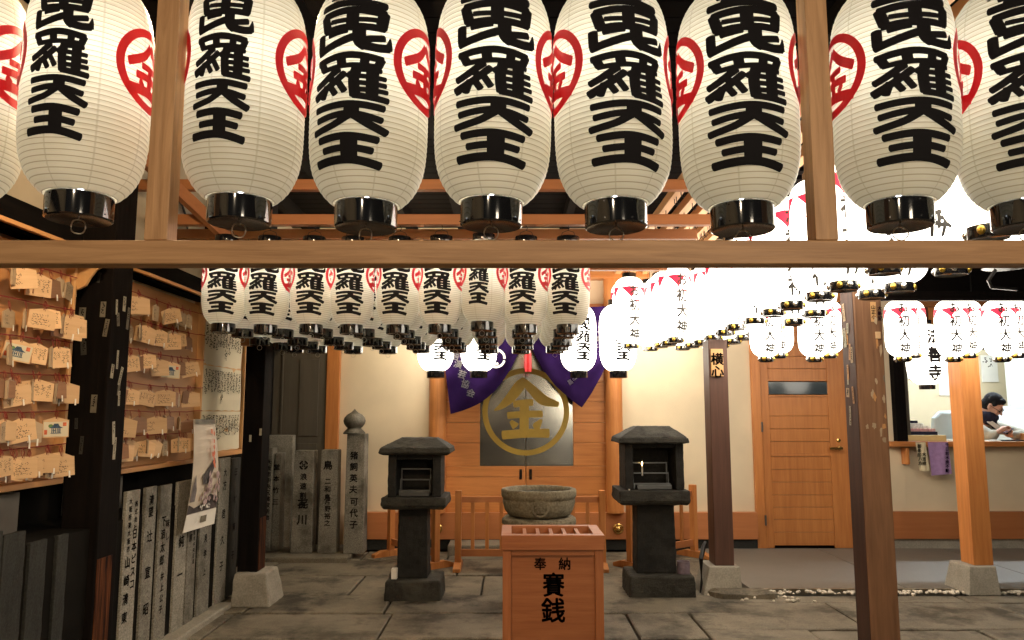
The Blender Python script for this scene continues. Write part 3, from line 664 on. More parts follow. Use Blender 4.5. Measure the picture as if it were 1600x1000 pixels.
# ---------------------------------------------------------------- roof over the court
rf = thing('court_roof', 'dark boarded roof over the court with exposed cedar rails', 'roof', (0, 5, 3.3), world=True)
m = MB()
for k in range(40): m.box(-2.45, 2.05, 1.9 + k * .155, 2.045 + k * .155, 3.30, 3.33)
m.build('roof_boards', M_['roof'], rf)
m = MB()
for k in range(60): m.box(2.05, 8.2, 2.0 + k * .1, 2.06 + k * .1, 3.16 + .02 * (k % 2), 3.20 + .02 * (k % 2))
m.build('corrugated_sheet', M_['roof2'], rf)
for k in range(9):
    m = MB(); x = -2.1 + k * .52; m.box(x, x + .07, 1.9, 7.93, 3.18, 3.298); m.build('rafter', M_['black_y'], rf)
m = MB(); m.box(-2.29, 1.22, 4.47, 4.53, AZ(298, 4.5), AZ(282, 4.5)); m.build('cross_beam', M_['rail'], rf, bevel=.004)
m = MB(); m.box(AX(1378, 460, 5.22), 8.2, 5.20, 5.25, AZ(469, 5.2), AZ(455, 5.2)); m.build('eave_beam', M_['black'], rf, bevel=.004)
m = MB()
for k in range(9): m.box(2.5 + k * .7, 2.5 + k * .7 + .69, 5.28, 5.31, AZ(458, 5.2), 3.15)
m.build('eave_boards', M_['roof'], rf)

# ---------------------------------------------------------------- lanterns
def barrel(R, r0, zb, zt, p, q=0.9):
    def f(z):
        t = min(1, max(0, (z - zb) / (zt - zb)))
        return r0 + (R - r0) * max(0.0, 1 - abs(2 * t - 1) ** p) ** q
    return f
def paper_mesh(name, f, zb, zt, ribs, per, segs, mat, amp):
    prof = []
    n = ribs * per
    for k in range(n + 1):
        z = zb + (zt - zb) * k / n
        prof.append((f(z) + amp * math.sin(math.pi * (k % per) / per), z))
    m = MB(); m.lathe(prof, segs, caps=False)
    return m.mesh(name, mat, 'all', recalc=False)
def on_barrel(f, off, az0=0.0, R=1.0):
    def g(x, z, o=0.0):
        a = az0 + x / R; r = f(z) + off + o
        return (r * math.sin(a), -r * math.cos(a), z)
    return g
def brush_word(fn, W, ztop, chars, gaps, hs, off_step=0.0):
    """thick brush characters in a column; returns MB"""
    m = MB(); z = ztop
    for ch, gp, h in zip(chars, gaps, hs):
        hh, st = BR[ch]; sy = h / hh
        sx = W / 400
        for i, (p, wd) in enumerate(st):
            vs, fs = stroke(p, wd * 1.1, 8)
            m.add([fn((x - 200) * sx, z - y * sy, i * off_step) for x, y in vs], fs)
        z -= h + gp
    return m
ZB, ZT, NRIB, LH = 0.054, 0.556, 43, 0.60
M_['paper'] = paper_mat()
def lit_mat(name, col, base, k):
    m, t, b = new_mat(name); b.inputs['Base Color'].default_value = (*base, 1); b.inputs['Roughness'].default_value = 0.7
    b.inputs['Emission Color'].default_value = (*col, 1); b.inputs['Emission Strength'].default_value = k
    return m
M_['litpaper'] = lit_mat('lit_lantern_paper', (1.0, 0.93, 0.80), (0.75, 0.70, 0.6), LIT)
M_['litred'] = lit_mat('lit_red_paint', (0.80, 0.02, 0.06), (0.6, 0.02, 0.03), 0.95)
M_['litink'] = lit_mat('lit_brush_ink', (0.55, 0.45, 0.33), (0.015, 0.012, 0.010), 0.04)

# dim lantern: meshes shared by every dim lantern
fD = barrel(0.131, 0.074, ZB, ZT, 5.2)
dimM = {}
dimM['paper_body'] = paper_mesh('paper_body', fD, ZB, ZT, NRIB, 4, 56, M_['paper'], 0.0016)
m = MB(); m.lathe([(.0, .010), (.030, .010), (.062, .0015), (.066, .0)], 40, caps=False); dimM['underside'] = m.mesh('underside', M_['under'], 'all')
m = MB(); m.lathe([(.066, .0), (.0695, .003), (.0700, .044), (.0695, .0535), (.067, .056), (.060, .056)], 40, caps=False)
for k in range(7):
    a = 2 * math.pi * (k + .3) / 7
    for z in (.010, .047): m.ball((.0700 * math.sin(a), -.0700 * math.cos(a), z), .0016, 6, 4)
dimM['base_cap'] = m.mesh('base_cap', M_['gloss'], True)
m = MB(); m.lathe([(.060, ZT - .002), (.068, ZT - .001), (.070, ZT + .004), (.070, LH - .004), (.067, LH), (.0, LH)], 36, caps=False); dimM['top_cap'] = m.mesh('top_cap', M_['gloss'], True)
m = MB(); m.tube([(.016 * math.sin(a), .003 * math.sin(a * 3), -.010 + .016 * math.cos(a) - .004) for a in [2 * math.pi * k / 20 for k in range(20)]], .0015, 6, close=True)
m.tube([(0, 0, .010), (0, 0, .001)], .0016, 5); dimM['pull_ring'] = m.mesh('pull_ring', M_['wire'], 'all')
m = MB(); m.tube([(-.045, 0, LH - .002), (-.035, 0, LH + .03), (0, 0, LH + .042), (.035, 0, LH + .03), (.045, 0, LH - .002)], .0020, 5)
m.tube([(0, 0, LH + .040), (.008, 0, LH + .055), (0, 0, LH + .075)], .0022, 5); dimM['hanging_wire'] = m.mesh('hanging_wire', M_['darkwire'], 'all')
W_ = 0.176
dimM['brush_lettering'] = brush_word(on_barrel(fD, 0.0030, 0, .131), W_, .550, ['gold', 'bi', 'ra', 'ten', 'ou'], [.008, .004, .003, .003, 0], [.082, .102, .105, .068, .071]).mesh('brush_lettering', M_['ink'], False)
W_ = 0.124
dimM['narrow_lettering'] = brush_word(on_barrel(fD, 0.0030, R_(-4), .131), W_, .551, ['gold', 'bi', 'ra', 'ten', 'ou'], [.003] * 5, [.073, .090, .098, .062, .071]).mesh('brush_lettering', M_['ink'], False)
def crest_mesh(az):
    m = MB(); fn = on_barrel(fD, 0.0030, az, .131); zc = .350; Rc = .096; n = 72
    vs = []; fs = []
    for k in range(n):
        a = 2 * math.pi * k / n
        for r in (Rc, Rc * .90, Rc * .80): vs.append(fn(r * math.sin(a), zc + r * math.cos(a)))
    for k in range(n):
        j = (k + 1) % n
        fs += [(3 * k, 3 * j, 3 * j + 1, 3 * k + 1), (3 * k + 1, 3 * j + 1, 3 * j + 2, 3 * k + 2)]
    m.add(vs, fs)
    h, st = BR['gold']
    for i, (p, wd) in enumerate(st):
        v2, f2 = stroke(p, wd * .85, 6, .3)
        m.add([fn((x - 194) * .148 / 400, zc + .062 - y * .128 / h, .0003 * (i + 1)) for x, y in v2], f2)
    return m.mesh('crest', M_['red'])
dimM['crest_a'] = crest_mesh(R_(84)); dimM['crest_b'] = crest_mesh(R_(-84))
m = MB(); m.ball((0, 0, .36), .026, 10, 8); dimM['bulb'] = m.mesh('bulb', M_['bulb'], 'all')
def dim_lantern(loc, az, label, group, narrow=False):
    t = thing('paper_lantern', label, 'lantern', loc, group); t.rotation_euler = (R_(random.uniform(-.8, .8)), R_(random.uniform(-.8, .8)), R_(az))
    for k in ('paper_body', 'base_cap', 'top_cap', 'pull_ring', 'hanging_wire', 'bulb'): inst(dimM[k], k, t)
    q = inst(dimM['narrow_lettering' if narrow else 'brush_lettering'], 'brush_lettering', t); q.rotation_euler = (0, 0, R_(random.uniform(-3, 3))); k = random.uniform(.985, 1.01); q.scale = (1, 1, k)
    u = inst(dimM['underside'], 'underside', t)
    inst(dimM['crest_a'], 'crest', t); inst(dimM['crest_b'], 'crest', t)
    return t
front = [(-66, 345, 4), (133, 347, 9), (380, 353, 3), (575, 361, -11), (768, 357, 1.5), (960, 360, 8), (1155, 364, -4), (1397, 358, -7), (1592, 360, -18)]
desc = ['large dim lantern cut by the left picture edge, only its crest showing', 'large dim white lantern left of the left frame upright',
        'large dim white lantern just right of the left frame upright', 'large dim lantern, second right of the left upright',
        'large dim white lantern in the middle of the big row, above the purple curtain', 'large dim white lantern, second left of the right frame upright',
        'large dim white lantern just left of the right frame upright', 'large dim white lantern just right of the right frame upright', 'large dim white lantern cut by the right picture edge']
for (px, py, az), lb in zip(front, desc):
    X = AX(px, 200, 1.68)
    dim_lantern((X, 1.68, AZ(py, 1.63) + .016), az, lb, 'big dim lanterns above the front beam', px < 400)
cols = [347, 414, 484, 552, 620, 690, 755, 820, 888]
rowY = [4.63, 4.98, 5.34, 5.65, 5.96]; rowB = [523, 530, 541, 547.5, 553]
for r, (Y, yb) in enumerate(zip(rowY, rowB)):
    for c, px in enumerate(cols):
        X = AX(px, 480, 4.63) + random.uniform(-.012, .012)
        if c == 0 and r >= 3: X += .07
        z = AZ(yb, Y + .06) + random.uniform(-.006, .006) + (.018 if (c == 6 and r == 0) else 0)
        va = -math.degrees(math.atan2(X, Y))
        dim_lantern((X, Y + random.uniform(-.01, .01), z), va + (-9 - c * 1.2 if r == 0 else -6) + random.uniform(-4, 4) + c * 1.5,
                    f'dim white lantern hung in the court, {ORD[r]} row back, {ORD[c]} from the left', 'dim lanterns hung in rows in the court', c == 6 and r == 0)

# lit lanterns
def lit_set(R, r0, H, hb, ht, p, text, tsize, tz, petals, bold, studs=True, ribs=14):
    zb, zt = hb, H - ht; f = barrel(R, r0, zb, zt, p, .85); o = {}
    prof_n = 30; m = MB()
    prof = []
    for k in range(prof_n + 1):
        s = k / prof_n; z = zb + (zt - zb) * (0.5 - 0.5 * math.cos(math.pi * s))
        prof.append((f(z), z))
    m.lathe(prof, 30, caps=False); o['paper_body'] = m.mesh('paper_body', M_['litpaper'], 'all', recalc=False)
    rb = r0 * 1.0
    m = MB(); m.lathe([(0, .008), (rb * .9, .004), (rb * .98, 0), (rb, .003), (rb, hb - .002), (rb * .9, hb)], 26, caps=False); o['base_cap'] = m.mesh('base_cap', M_['gloss'], True)
    m = MB(); m.lathe([(rb * .9, zt), (rb, zt + .002), (rb, H - .003), (rb * .96, H), (0, H)], 26, caps=False); o['top_cap'] = m.mesh('top_cap', M_['gloss'], True)
    m = MB(); m.tube([(0, 0, H), (.012, 0, H + .03), (0, 0, H + .12)], .003, 5); m.tube([(-.01, 0, H), (-.012, 0, H + .05), (0, 0, H + .12)], .002, 5); o['hanging_wire'] = m.mesh('hanging_wire', M_['darkwire'], 'all')
    fn = on_barrel(f, .0022, 0, R)
    m = MB()
    z = tz
    for ch in text:
        vs, fs = sliced(*glyph(ch, bold), .22)
        m.add([fn(a * tsize, z + b * tsize * 1.12) for a, b in vs], fs); z -= tsize * 1.28
    o['brush_lettering'] = m.mesh('brush_lettering', M_['litink'])
    if petals:
        m = MB(); zt0 = zt - (zt - zb) * .155; zl = zt - (zt - zb) * .33; K = 5; per = 2 * math.pi * R / K
        for k in range(K):
            x0 = -math.pi * R + k * per + per * .22
            vs = []; n = 8
            for i in range(n + 1):
                s = i / n; hw = per * .5 * .86 * (1 - s) ** 1.4 + .003
                zz = zt0 + (zl - zt0) * s
                for q in (-1, -.5, 0, .5, 1): vs.append(fn(x0 + hw * q + per * .10 * s, zz - .008 * abs(q) * (1 - s)))
            m.add(vs, [(5 * i + j, 5 * i + j + 1, 5 * i + j + 6, 5 * i + j + 5) for i in range(n) for j in range(4)])
            pts = [(x0 + per * .10 + per * i / 10, zl - (zt - zb) * .05 * math.sin(math.pi * i / 10)) for i in range(11)]
            v2, f2 = stroke(pts, .0035, 2)
            m.add([fn(a, b, .0004) for a, b in v2], f2)
        o['lotus_pattern'] = m.mesh('lotus_pattern', M_['litred'])
    if studs:
        for nm, mt, offs in (('gold_stud', 'gold', 0.0), ('silver_stud', 'silver', .5)):
            ms = []
            for k in range(3):
                a = R_(-38 + 120 * k + 120 * offs * .66)
                m = MB(); m.ball((rb * math.sin(a), -rb * math.cos(a), hb * .5), (.014, .014, .0165), 10, 8); ms.append(m.mesh(nm, M_[mt], 'all'))
            o[nm] = ms
    return o
def lit_lantern(o, loc, az, label, group, wire=True, name='lit_lantern'):
    t = thing(name, label, 'lantern', loc, group); t.rotation_euler = (R_(random.uniform(-1, 1)), R_(random.uniform(-1, 1)), R_(az))
    base = None
    for k, me in o.items():
        if isinstance(me, list):
            for q in me: inst(q, k, base)
        else:
            ob = inst(me, k, t)
            if k == 'base_cap': base = ob
    return t
longL = lit_set(.138, .066, .70, .046, .045, 9, 'お初大神', .104, .520, True, .034)
M_lp0 = M_['litpaper']; M_['litpaper'] = lit_mat('bright_lantern_paper', (1.0, 0.93, 0.80), (0.75, 0.70, 0.6), LIT * 1.6)
shortL = lit_set(.106, .046, .47, .040, .035, 6, 'お初大神', .076, .375, True, .034)
M_['litpaper'] = M_lp0
colX = [1.08, 1.36, 1.64, 1.91]
for c, x in enumerate(colX):
    Ys = [7.02, 7.38] if c == 0 else ([6.45, 6.74, 7.08, 7.42] if c == 1 else [2.58 + .37 * k for k in range(14)])
    for r, Y in enumerate(Ys):
        if c == 3 and 4.2 < Y < 4.78: continue
        va = -math.degrees(math.atan2(x, Y))
        lit_lantern(longL, (x + random.uniform(-.02, .02), Y + random.uniform(-.02, .02), 1.945 + random.uniform(-.012, .012)), va + random.uniform(2, 22) + 6,
                    f'tall lit lotus-patterned lantern, {ORD[r]} back in the {ORD[c]} glowing column from the left', 'tall lit lanterns under the right roof')
for r, (Y, yb, pxs) in enumerate(((5.38, 565, [1196, 1271, 1408, 1487, 1563, 1640]), (5.80, 559, [1217, 1295, 1425, 1512, 1588, 1660]))):
    for c, px in enumerate(pxs):
        va = -math.degrees(math.atan2(AX(px, 520, Y), Y))
        lit_lantern(shortL, (AX(px, 520, Y), Y, AZ(yb, Y - .04)), va + random.uniform(6, 22),
                    f'short lit white lantern before the office, {"front" if r == 0 else "back"} row, {ORD[c]} from the left', 'short lit lanterns before the temple office')
# lit lanterns before the temple doors carry the same word as the dim ones
fB = barrel(.176, .085, .07, .70, 5, .85)
M_lp = M_['litpaper']; M_['litpaper'] = lit_mat('bright_lantern_paper', (1.0, 0.93, 0.80), (0.75, 0.70, 0.6), LIT * 1.7)
bigL = lit_set(.176, .085, .76, .07, .06, 5, '', .1, .5, False, .02, studs=False)
bigL['brush_lettering'] = brush_word(on_barrel(fB, .003, R_(14), .176), .150, .655, ['gold', 'bi', 'ra', 'ten', 'ou'], [.004] * 5, [.100, .108, .112, .080, .082]).mesh('brush_lettering', M_['ink'])
for px, lb in ((681, 'big lit lantern at the left end of the purple curtain'), (748, 'big lit lantern hanging over the crest on the purple curtain'), (904, 'big lit lantern before the right swag of the curtain'), (966, 'big lit lantern in front of the right round pillar')):
    va = -math.degrees(math.atan2(AX(px, 550, 7.4), 7.4))
    lit_lantern(bigL, (AX(px, 550, 7.4), 7.4, AZ(590, 7.33)), va + 4, lb, 'big lit lanterns before the temple doors')
M_['litpaper'] = M_lp
hozL = lit_set(.150, .062, .58, .040, .04, 4.5, '法善寺', .118, .435, False, .045, studs=False)
hozL['brush_lettering'].materials[0] = M_['ink']
lit_lantern(hozL, (AX(1446, 560, 6.45), 6.45, AZ(608, 6.4)), -math.degrees(math.atan2(AX(1446, 560, 6.45), 6.45)) + 28, 'round lit lantern with three bold characters hanging beside the window', None)

# rails the lanterns hang from
for r, Y in enumerate(rowY):
    m = MB(); m.box(-2.25, 1.22, Y - .03, Y + .03, 2.50 + .0 - r * .008, 2.565 - r * .008); m.build('lantern_rail', M_['rail'], rf, bevel=.003)
for x in colX + [1.22, 1.50, 2.19, 2.47]:
    m = MB(); m.box(x - .03, x + .03, 2.2 if x > 1.3 else 3.4, 7.8, 2.765, 2.83); m.build('lantern_rail', M_['rail_y'], rf, bevel=.003)
m = MB()
for k in range(70):
    x = random.choice([1.08, 1.36, 1.22, 1.5]); y = random.uniform(3.5, 6.2)
    m.tube([(x, y, 2.765), (x, y, 2.735), (x + .015, y, 2.715), (x + .025, y, 2.735)], .003, 4)
m.build('hooks', M_['darkwire'], rf)

# front frame over the lanterns' feet
fr = thing('lantern_frame', 'pale planed timber frame across the front, one long beam and two uprights', 'wooden frame', (0, 1.57, 1.65), world=True)
zb0, zb1 = AZ(412, 1.55), AZ(375, 1.55)
m = MB(); m.box(-2.6, 2.6, 1.55, 1.602, zb0, zb1); m.build('beam', M_['beam'], fr, bevel=.0025)
m = MB(); m.box(AX(234, 200, 1.55), AX(270, 200, 1.55), 1.551, 1.598, zb1 + .0005, 3.0); m.build('upright', M_['beam_z'], fr, bevel=.002)
m = MB(); m.box(AX(1267, 200, 1.55), AX(1302, 200, 1.55), 1.551, 1.60, zb1 + .0005, 3.0); m.build('upright', M_['beam_z'], fr, bevel=.002)
m = MB(); m.box(-2.6, 2.6, 1.64, 1.72, 2.46, 2.52); m.build('hanging_rail', M_['beam'], fr)

# ---------------------------------------------------------------- posts
def stickers(parent, n, mk, mats, rnd, wr=(.015, .035), hr=(.05, .13)):
    for k in range(n):
        wd, h = rnd.uniform(*wr), rnd.uniform(*hr); fn, x, z = mk(rnd); a = rnd.gauss(0, .10)
        d = .0012 + .0004 * k
        def q(u, v): return fn(x + u * math.cos(a) - v * math.sin(a), z + u * math.sin(a) + v * math.cos(a), d)
        mt = rnd.choice(mats)
        m = MB(); m.add([q(-wd / 2, -h / 2), q(wd / 2, -h / 2), q(wd / 2, h / 2), q(-wd / 2, h / 2)], [(0, 1, 2, 3)])
        s = m.build('paper_sticker', M_[mt], parent)
        m = MB(); scribble(m, -wd * .3, wd * .3, -h * .45, h * .45, 1, lambda u, v: fn(x + u * math.cos(a) - v * math.sin(a), z + u * math.sin(a) + v * math.cos(a), d + .0004), wd * .16, True, .92, rnd)
        o = m.build('sticker_lettering', M_['ink'], parent); o.parent = s; o.location = (0, 0, 0)
rnd = random.Random(8)
# black post on the left
x1 = -2.03; x0 = x1 - .185; y0, y1 = 3.86, 4.06
bp = thing('timber_post', 'black square timber post covered with small paper stickers between two plaque racks', 'post', ((x0 + x1) / 2, (y0 + y1) / 2, 0), world=True)
m = MB(); m.box(x0, x1, y0, y1, 0, 3.28); m.build('shaft', M_['black'], bp, bevel=.006)
m = MB(); m.box(x1 + .0005, x1 + .004, y0 + .012, y1 - .05, .02, .64); m.build('worn_face', M_['worn'], bp)
stickers(bp, 9, lambda r: ((lambda a, z, d: (a, y0 - d, z)), r.uniform(x0 + .03, x1 - .02), r.uniform(1.1, 2.05)), ['sticker_d', 'sticker_d', 'sticker', 'sticker'], rnd)
stickers(bp, 11, lambda r: ((lambda a, z, d: (x1 + d, a, z)), r.uniform(y0 + .03, y1 - .03), r.uniform(1.15, 2.08)), ['sticker_w', 'sticker', 'sticker_w'], rnd, (.018, .03), (.06, .13))
# black post with a pale footing
b0, b1 = at(366, 920, 5.60), at(414, 920, 5.60)
pp = thing('timber_post', 'black timber post on a pale stone footing near the notice board', 'post', (-1.95, 5.75, 0), world=True)
m = MB(); m.taper((AX(359, 950, 5.57), AX(421, 950, 5.57), 5.57, 5.93), (AX(366, 893, 5.62), AX(416, 893, 5.62), 5.61, 5.90), 0, .225); rough(m.build('footing', M_['foot'], pp, bevel=.012), .012, .06)
px0, px1 = AX(374, 800, 5.66), AX(405, 800, 5.66)
m = MB(); m.box(px0, px1, 5.66, 5.84, .2255, 3.28); m.build('shaft', M_['black'], pp, bevel=.005)
m = MB(); m.box(px1 + .0005, px1 + .004, 5.68, 5.82, .23, .60); m.build('worn_face', M_['worn'], pp)
m = MB(); m.box(px0 - .02, px1 + .005, 5.60, 5.655, AZ(540, 5.6), AZ(525, 5.6)); m.build('bracket', M_['rail'], pp)
for px, py in ((391, 685), (407, 675)):
    c = at(px, py, 5.655); m = MB(); m.box(c.x - .008, c.x + .008, 5.6555, 5.6585, c.z - .025, c.z + .025); m.build('paper_sticker', M_['sticker_w'], pp)
# dark brown post with a plaque
yq = 5.98
dp = thing('timber_post', 'dark brown timber post on a grey footing beside the right stone lantern', 'post', (1.57, 6.08, 0), world=True)
m = MB(); m.taper((AX(1098, 930, 5.93), AX(1161, 930, 5.93), 5.93, 6.26), (AX(1109, 893, 5.96), AX(1157, 893, 5.96), 5.96, 6.23), -.02, .205); m.build('footing', M_['foot'], dp, bevel=.008)
xa_, xb_ = AX(1117, 800, yq), AX(1146, 800, yq)
m = MB(); m.box(xa_ - .006, xb_, yq + .02, yq + .20, .2055, 1.925); m.build('shaft', M_['darkpost'], dp, bevel=.005)
pl0, pl1 = at(1112, 588, yq), at(1130, 553, yq)
m = MB(); m.box(pl0.x, pl1.x, yq + .002, yq + .0195, pl0.z, AZ(545, yq)); nb = m.build('name_plaque', M_['rack_z'], dp, bevel=.003)
m = MB(); flat_text(m, '横心', (pl0.x + pl1.x) / 2, AZ(561, yq), .098, lambda x, z: (x, yq + .0012, z), .035, .098)
o = m.build('plaque_lettering', M_['ink'], dp); o.parent = nb; o.location = (0, 0, 0)
m = MB(); m.tube([(1.50, 6.10, .36), (1.475, 6.08, .33), (1.44, 6.03, .25), (1.44, 6.03, .0)], .018, 10)
solo('drain_pipe', m, M_['pipe'], 'thin black drain pipe bending down beside the dark brown post', 'pipe', smooth=True)
# big weathered post
Yb = 4.38
wx0, wx1 = AX(1362, 1000, Yb), AX(1408, 1000, Yb)
wp = thing('timber_post', 'big weathered brown post with torn paper scraps in front of the office door', 'post', ((wx0 + wx1) / 2, Yb + .09, 0), world=True)
m = MB(); m.box(wx0, wx1, Yb, Yb + .17, 0, 3.1); m.build('shaft', M_['old'], wp, bevel=.008)
m = MB(); m.box(wx0 - .004, wx0 - .0005, Yb + .006, Yb + .166, .01, 3.1); m.build('dark_side', M_['old_side'], wp)  # darker timber sheet over the left side
rnd2 = random.Random(15)
def scrap(parent, fn, x, z, w_, h_, mat, d, rnd):
    n = 11; vs = []
    for k in range(n):
        a = 2 * math.pi * k / n; r = rnd.uniform(.45, 1.0)
        vs.append(fn(x + w_ / 2 * r * math.cos(a), z + h_ / 2 * r * math.sin(a), d))
    m = MB(); m.add(vs, [tuple(range(n))]); return m.build('paper_scrap', M_[mat], parent)
for k in range(17):
    px, py = rnd2.uniform(1352, 1386), rnd2.uniform(495, 690); c = at(px, py, Yb)
    scrap(wp, lambda a, z, d: (min(max(a, wx0 + .008), wx1 - .008), Yb - d, z), c.x, c.z, rnd2.uniform(.012, .035), rnd2.uniform(.03, .085), rnd2.choice(['sticker', 'ema_grey', 'ema_grey', 'rack']), .0014 + .0003 * k, rnd2)
c = at(1371, 524, Yb); m = MB(); m.box(c.x - .014, c.x + .014, Yb - .012, Yb - .001, c.z - .02, c.z + .02); m.build('wood_tag', M_['ema'], wp, bevel=.002)
for px, tx, py, mt in ((1364, '山正小', 480, 'ink'), (1374, '大新記', 482, 'purple')):
    c = at(px, py, Yb)
    if px == 1364:
        m = MB(); m.box(c.x - .016, c.x + .016, Yb - .003, Yb - .0012, c.z - .085, c.z + .03); m.build('paper_sticker', M_['rack_z'], wp)
    m = MB(); flat_text(m, tx, c.x, c.z, .027, lambda x, z: (x, Yb - .0036, z), .03); m.build('sticker_lettering', M_[mt], wp)
stickers(wp, 12, lambda r: ((lambda a, z, d: (wx0 - .004 - d, a, z)), r.uniform(Yb + .04, Yb + .13), r.uniform(1.25, 2.0)), ['sticker', 'ema_grey', 'rack', 'sticker_w'], rnd2, (.02, .04), (.05, .12))
# orange post before the counter
Yo = 6.0
op = thing('timber_post', 'new orange cedar post on a pale footing in front of the counter', 'post', (3.5, Yo + .1, 0), world=True)
m = MB(); m.taper((AX(1512, 930, 5.95), AX(1563, 930, 5.95), 5.93, 6.27), (AX(1513, 889, 5.98), AX(1555, 889, 5.98), 5.965, 6.23), 0, .205); m.build('footing', M_['foot'], op, bevel=.008)
ox0, ox1 = AX(1517, 800, Yo), AX(1546, 800, Yo)
m = MB(); m.box(ox0, ox1 + .01, Yo + .01, Yo + .18, .2055, 2.269); m.build('shaft', M_['door_z'], op, bevel=.005)

# ---------------------------------------------------------------- plaque racks on the left wall
XR = -2.18
def ema_rack(y0, y1, label, ogee):
    t = thing('plaque_rack', label, 'plaque rack', (XR, (y0 + y1) / 2, 1.03), world=True)
    m = MB(); m.box(XR - .03, XR, y0, y1, 1.05, 2.10); m.build('back_board', M_['rack'], t)
    m = MB(); m.box(XR - .03, XR + .055, y0, y1, 1.022, 1.049); m.build('bottom_ledge', M_['rack'], t, bevel=.003)
    m = MB(); m.box(XR - .03, XR + .045, y1 + .0005, y1 + .022, 1.022, 2.12); m.build('side_frame', M_['rack_z'], t, bevel=.003)
    m = MB(); slanted(m, (XR - .02, y0, 2.160), (XR - .02, y1 + .05, 2.160), .02, .02)
    vs = [(XR - .02, y, z + k) if s == 0 else (XR + .19, y, z - .07 + k) for y in (y0, y1 + .06) for k in (0, .018) for s, z in ((0, 2.17), (1, 2.17))]
    m = MB(); m.add(vs, [(0, 1, 3, 2), (4, 6, 7, 5), (0, 4, 5, 1), (2, 3, 7, 6), (0, 2, 6, 4), (1, 5, 7, 3)]); m.build('hood', M_['rack'], t, bevel=.002)
    poly = [(0, 2.165), (.185, 2.098), (.188, 2.075), (.165, 2.070), (.13, 2.050), (.105, 2.015), (.085, 1.975), (.05, 1.955), (.0, 1.95)]
    if not ogee: poly = [(0, 2.165), (.12, 2.12), (.12, 2.09), (.10, 2.075), (.0, 2.07)]
    m = MB(); m.prism(poly, y1 + .0225, y1 + .042, lambda a, b, d: (XR + a, d, b)); m.build('hood_bracket', M_['rack_z'], t, bevel=.002)
    return t
near_z = [2.008, 1.846, 1.69, 1.53, 1.364, 1.206]; far_z = [2.03, 1.885, 1.715, 1.525, 1.37, 1.235]
rackA = ema_rack(2.2, 3.70, 'near cedar rack of prayer plaques with curved hood bracket, left of the stickered black post', True)
rackB = ema_rack(4.16, 5.30, 'far cedar rack crowded with prayer plaques, right of the stickered black post', False)
for rk, zs, ya, yb in ((rackA, near_z, 2.2, 3.70), (rackB, far_z, 4.16, 5.30)):
    for z in zs:
        m = MB(); n = 14
        m.tube([(XR + .055, ya + (yb - ya) * k / n, z - .012 * math.sin(math.pi * k / n) + random.uniform(-.002, .002)) for k in range(n + 1)], .0028, 5)
        m.build('wire', M_['redthread'], rk)
# plaque meshes: front faces local -Y, hung from the origin
def plaque(wd, h, th=.009, peak=.018):
    m = MB(); m.prism([(-wd / 2, -.035 - h), (wd / 2, -.035 - h), (wd / 2, -.035 - peak), (.0, -.035), (-wd / 2, -.035 - peak)], -th / 2, th / 2, lambda x, z, d: (x, d, z)); return m
def cord():
    m = MB(); m.tube([(.0, -.006, -.045), (-.006, -.002, -.02), (.0, .004, .006), (.007, -.002, -.02), (.0, -.006, -.045)], .0016, 4)
    m.tube([(.002, .0, .004), (.010, -.006, -.02), (.006, -.007, -.05)], .0012, 4); return m.mesh('red_cord', M_['redthread'], 'all')
cordM = cord()
emaM = {}; writeM = []
for k, (wd, h) in enumerate(((.128, .108), (.118, .100), (.150, .112), (.082, .108))):
    for mt in ('ema', 'ema_old', 'ema_grey'): emaM[(k, mt)] = plaque(wd, h).mesh('board', M_[mt])
    for j in range(3):
        rr = random.Random(40 + k * 5 + j); m = MB(); fn = lambda x, z: (x, -.0052, z)
        if j < 2: scribble(m, -wd * .40, wd * (.40 if j else .1), -.035 - h * .85, -.035 - h * .28, [3, 5][j], fn, .0021, False, .8, rr)
        else: scribble(m, -wd * .42, wd * .42, -.035 - h * .90, -.035 - h * .22, 5, fn, .0024, True, .85, rr)
        writeM.append((k, m.mesh('handwriting', M_['faint'])))
clipM = None
m = MB(); m.box(-.0035, .0035, -.0085, -.0052, -.016, .016); clipM = m.mesh('bright_clip', M_['white'])
def picture_parts(t, wd, h):
    fn = lambda x, z, d: (x, -.0050 - d, z)
    m = MB(); m.add([fn(-wd * .47, -.037 - h * .93, .0004), fn(wd * .47, -.037 - h * .93, .0004), fn(wd * .47, -.037 - h * .22, .0004), fn(-wd * .47, -.037 - h * .22, .0004)], [(0, 1, 2, 3)]); inst(m.mesh('printed_sheet', M_['oldpaper']), 'printed_sheet', t)
    c = -.037 - h * .55
    m = MB()
    m.add([fn(a, c + b, .0010) for a, b in ((-.034, .004), (-.018, .012), (-.010, .026), (.010, .026), (.018, .012), (.036, .002), (.024, .002), (-.022, .002))], [tuple(range(8))])
    for a in (-.020, -.012, -.003, .006, .014, .020): m.box(a - .0022, a + .0022, -.0062, -.0058, c - .022, c + .001)
    m.box(-.026, .026, -.0062, -.0058, c - .026, c - .0225); m.box(-.016, .0, -.0062, -.0058, c - .012, c - .008)
    inst(m.mesh('printed_shrine', M_['bluepic']), 'printed_shrine', t)
    m = MB(); m.add([fn(-.026 + .012 * math.cos(a), c + .014 + .010 * math.sin(a), .0006) for a in [k * .7 for k in range(9)]], [tuple(range(9))]); inst(m.mesh('printed_tree', M_['greenpic']), 'printed_tree', t)
    for a, b, s, e in ((.042, .022, .009, .010), (-.050, -.018, .007, .012)):
        m = MB(); m.add([fn(a - s, c + b - e, .0008), fn(a + s, c + b - e, .0008), fn(a + s, c + b + e, .0008), fn(a - s, c + b + e, .0008)], [(0, 1, 2, 3)]); inst(m.mesh('red_stamp', M_['redpic']), 'red_stamp', t)
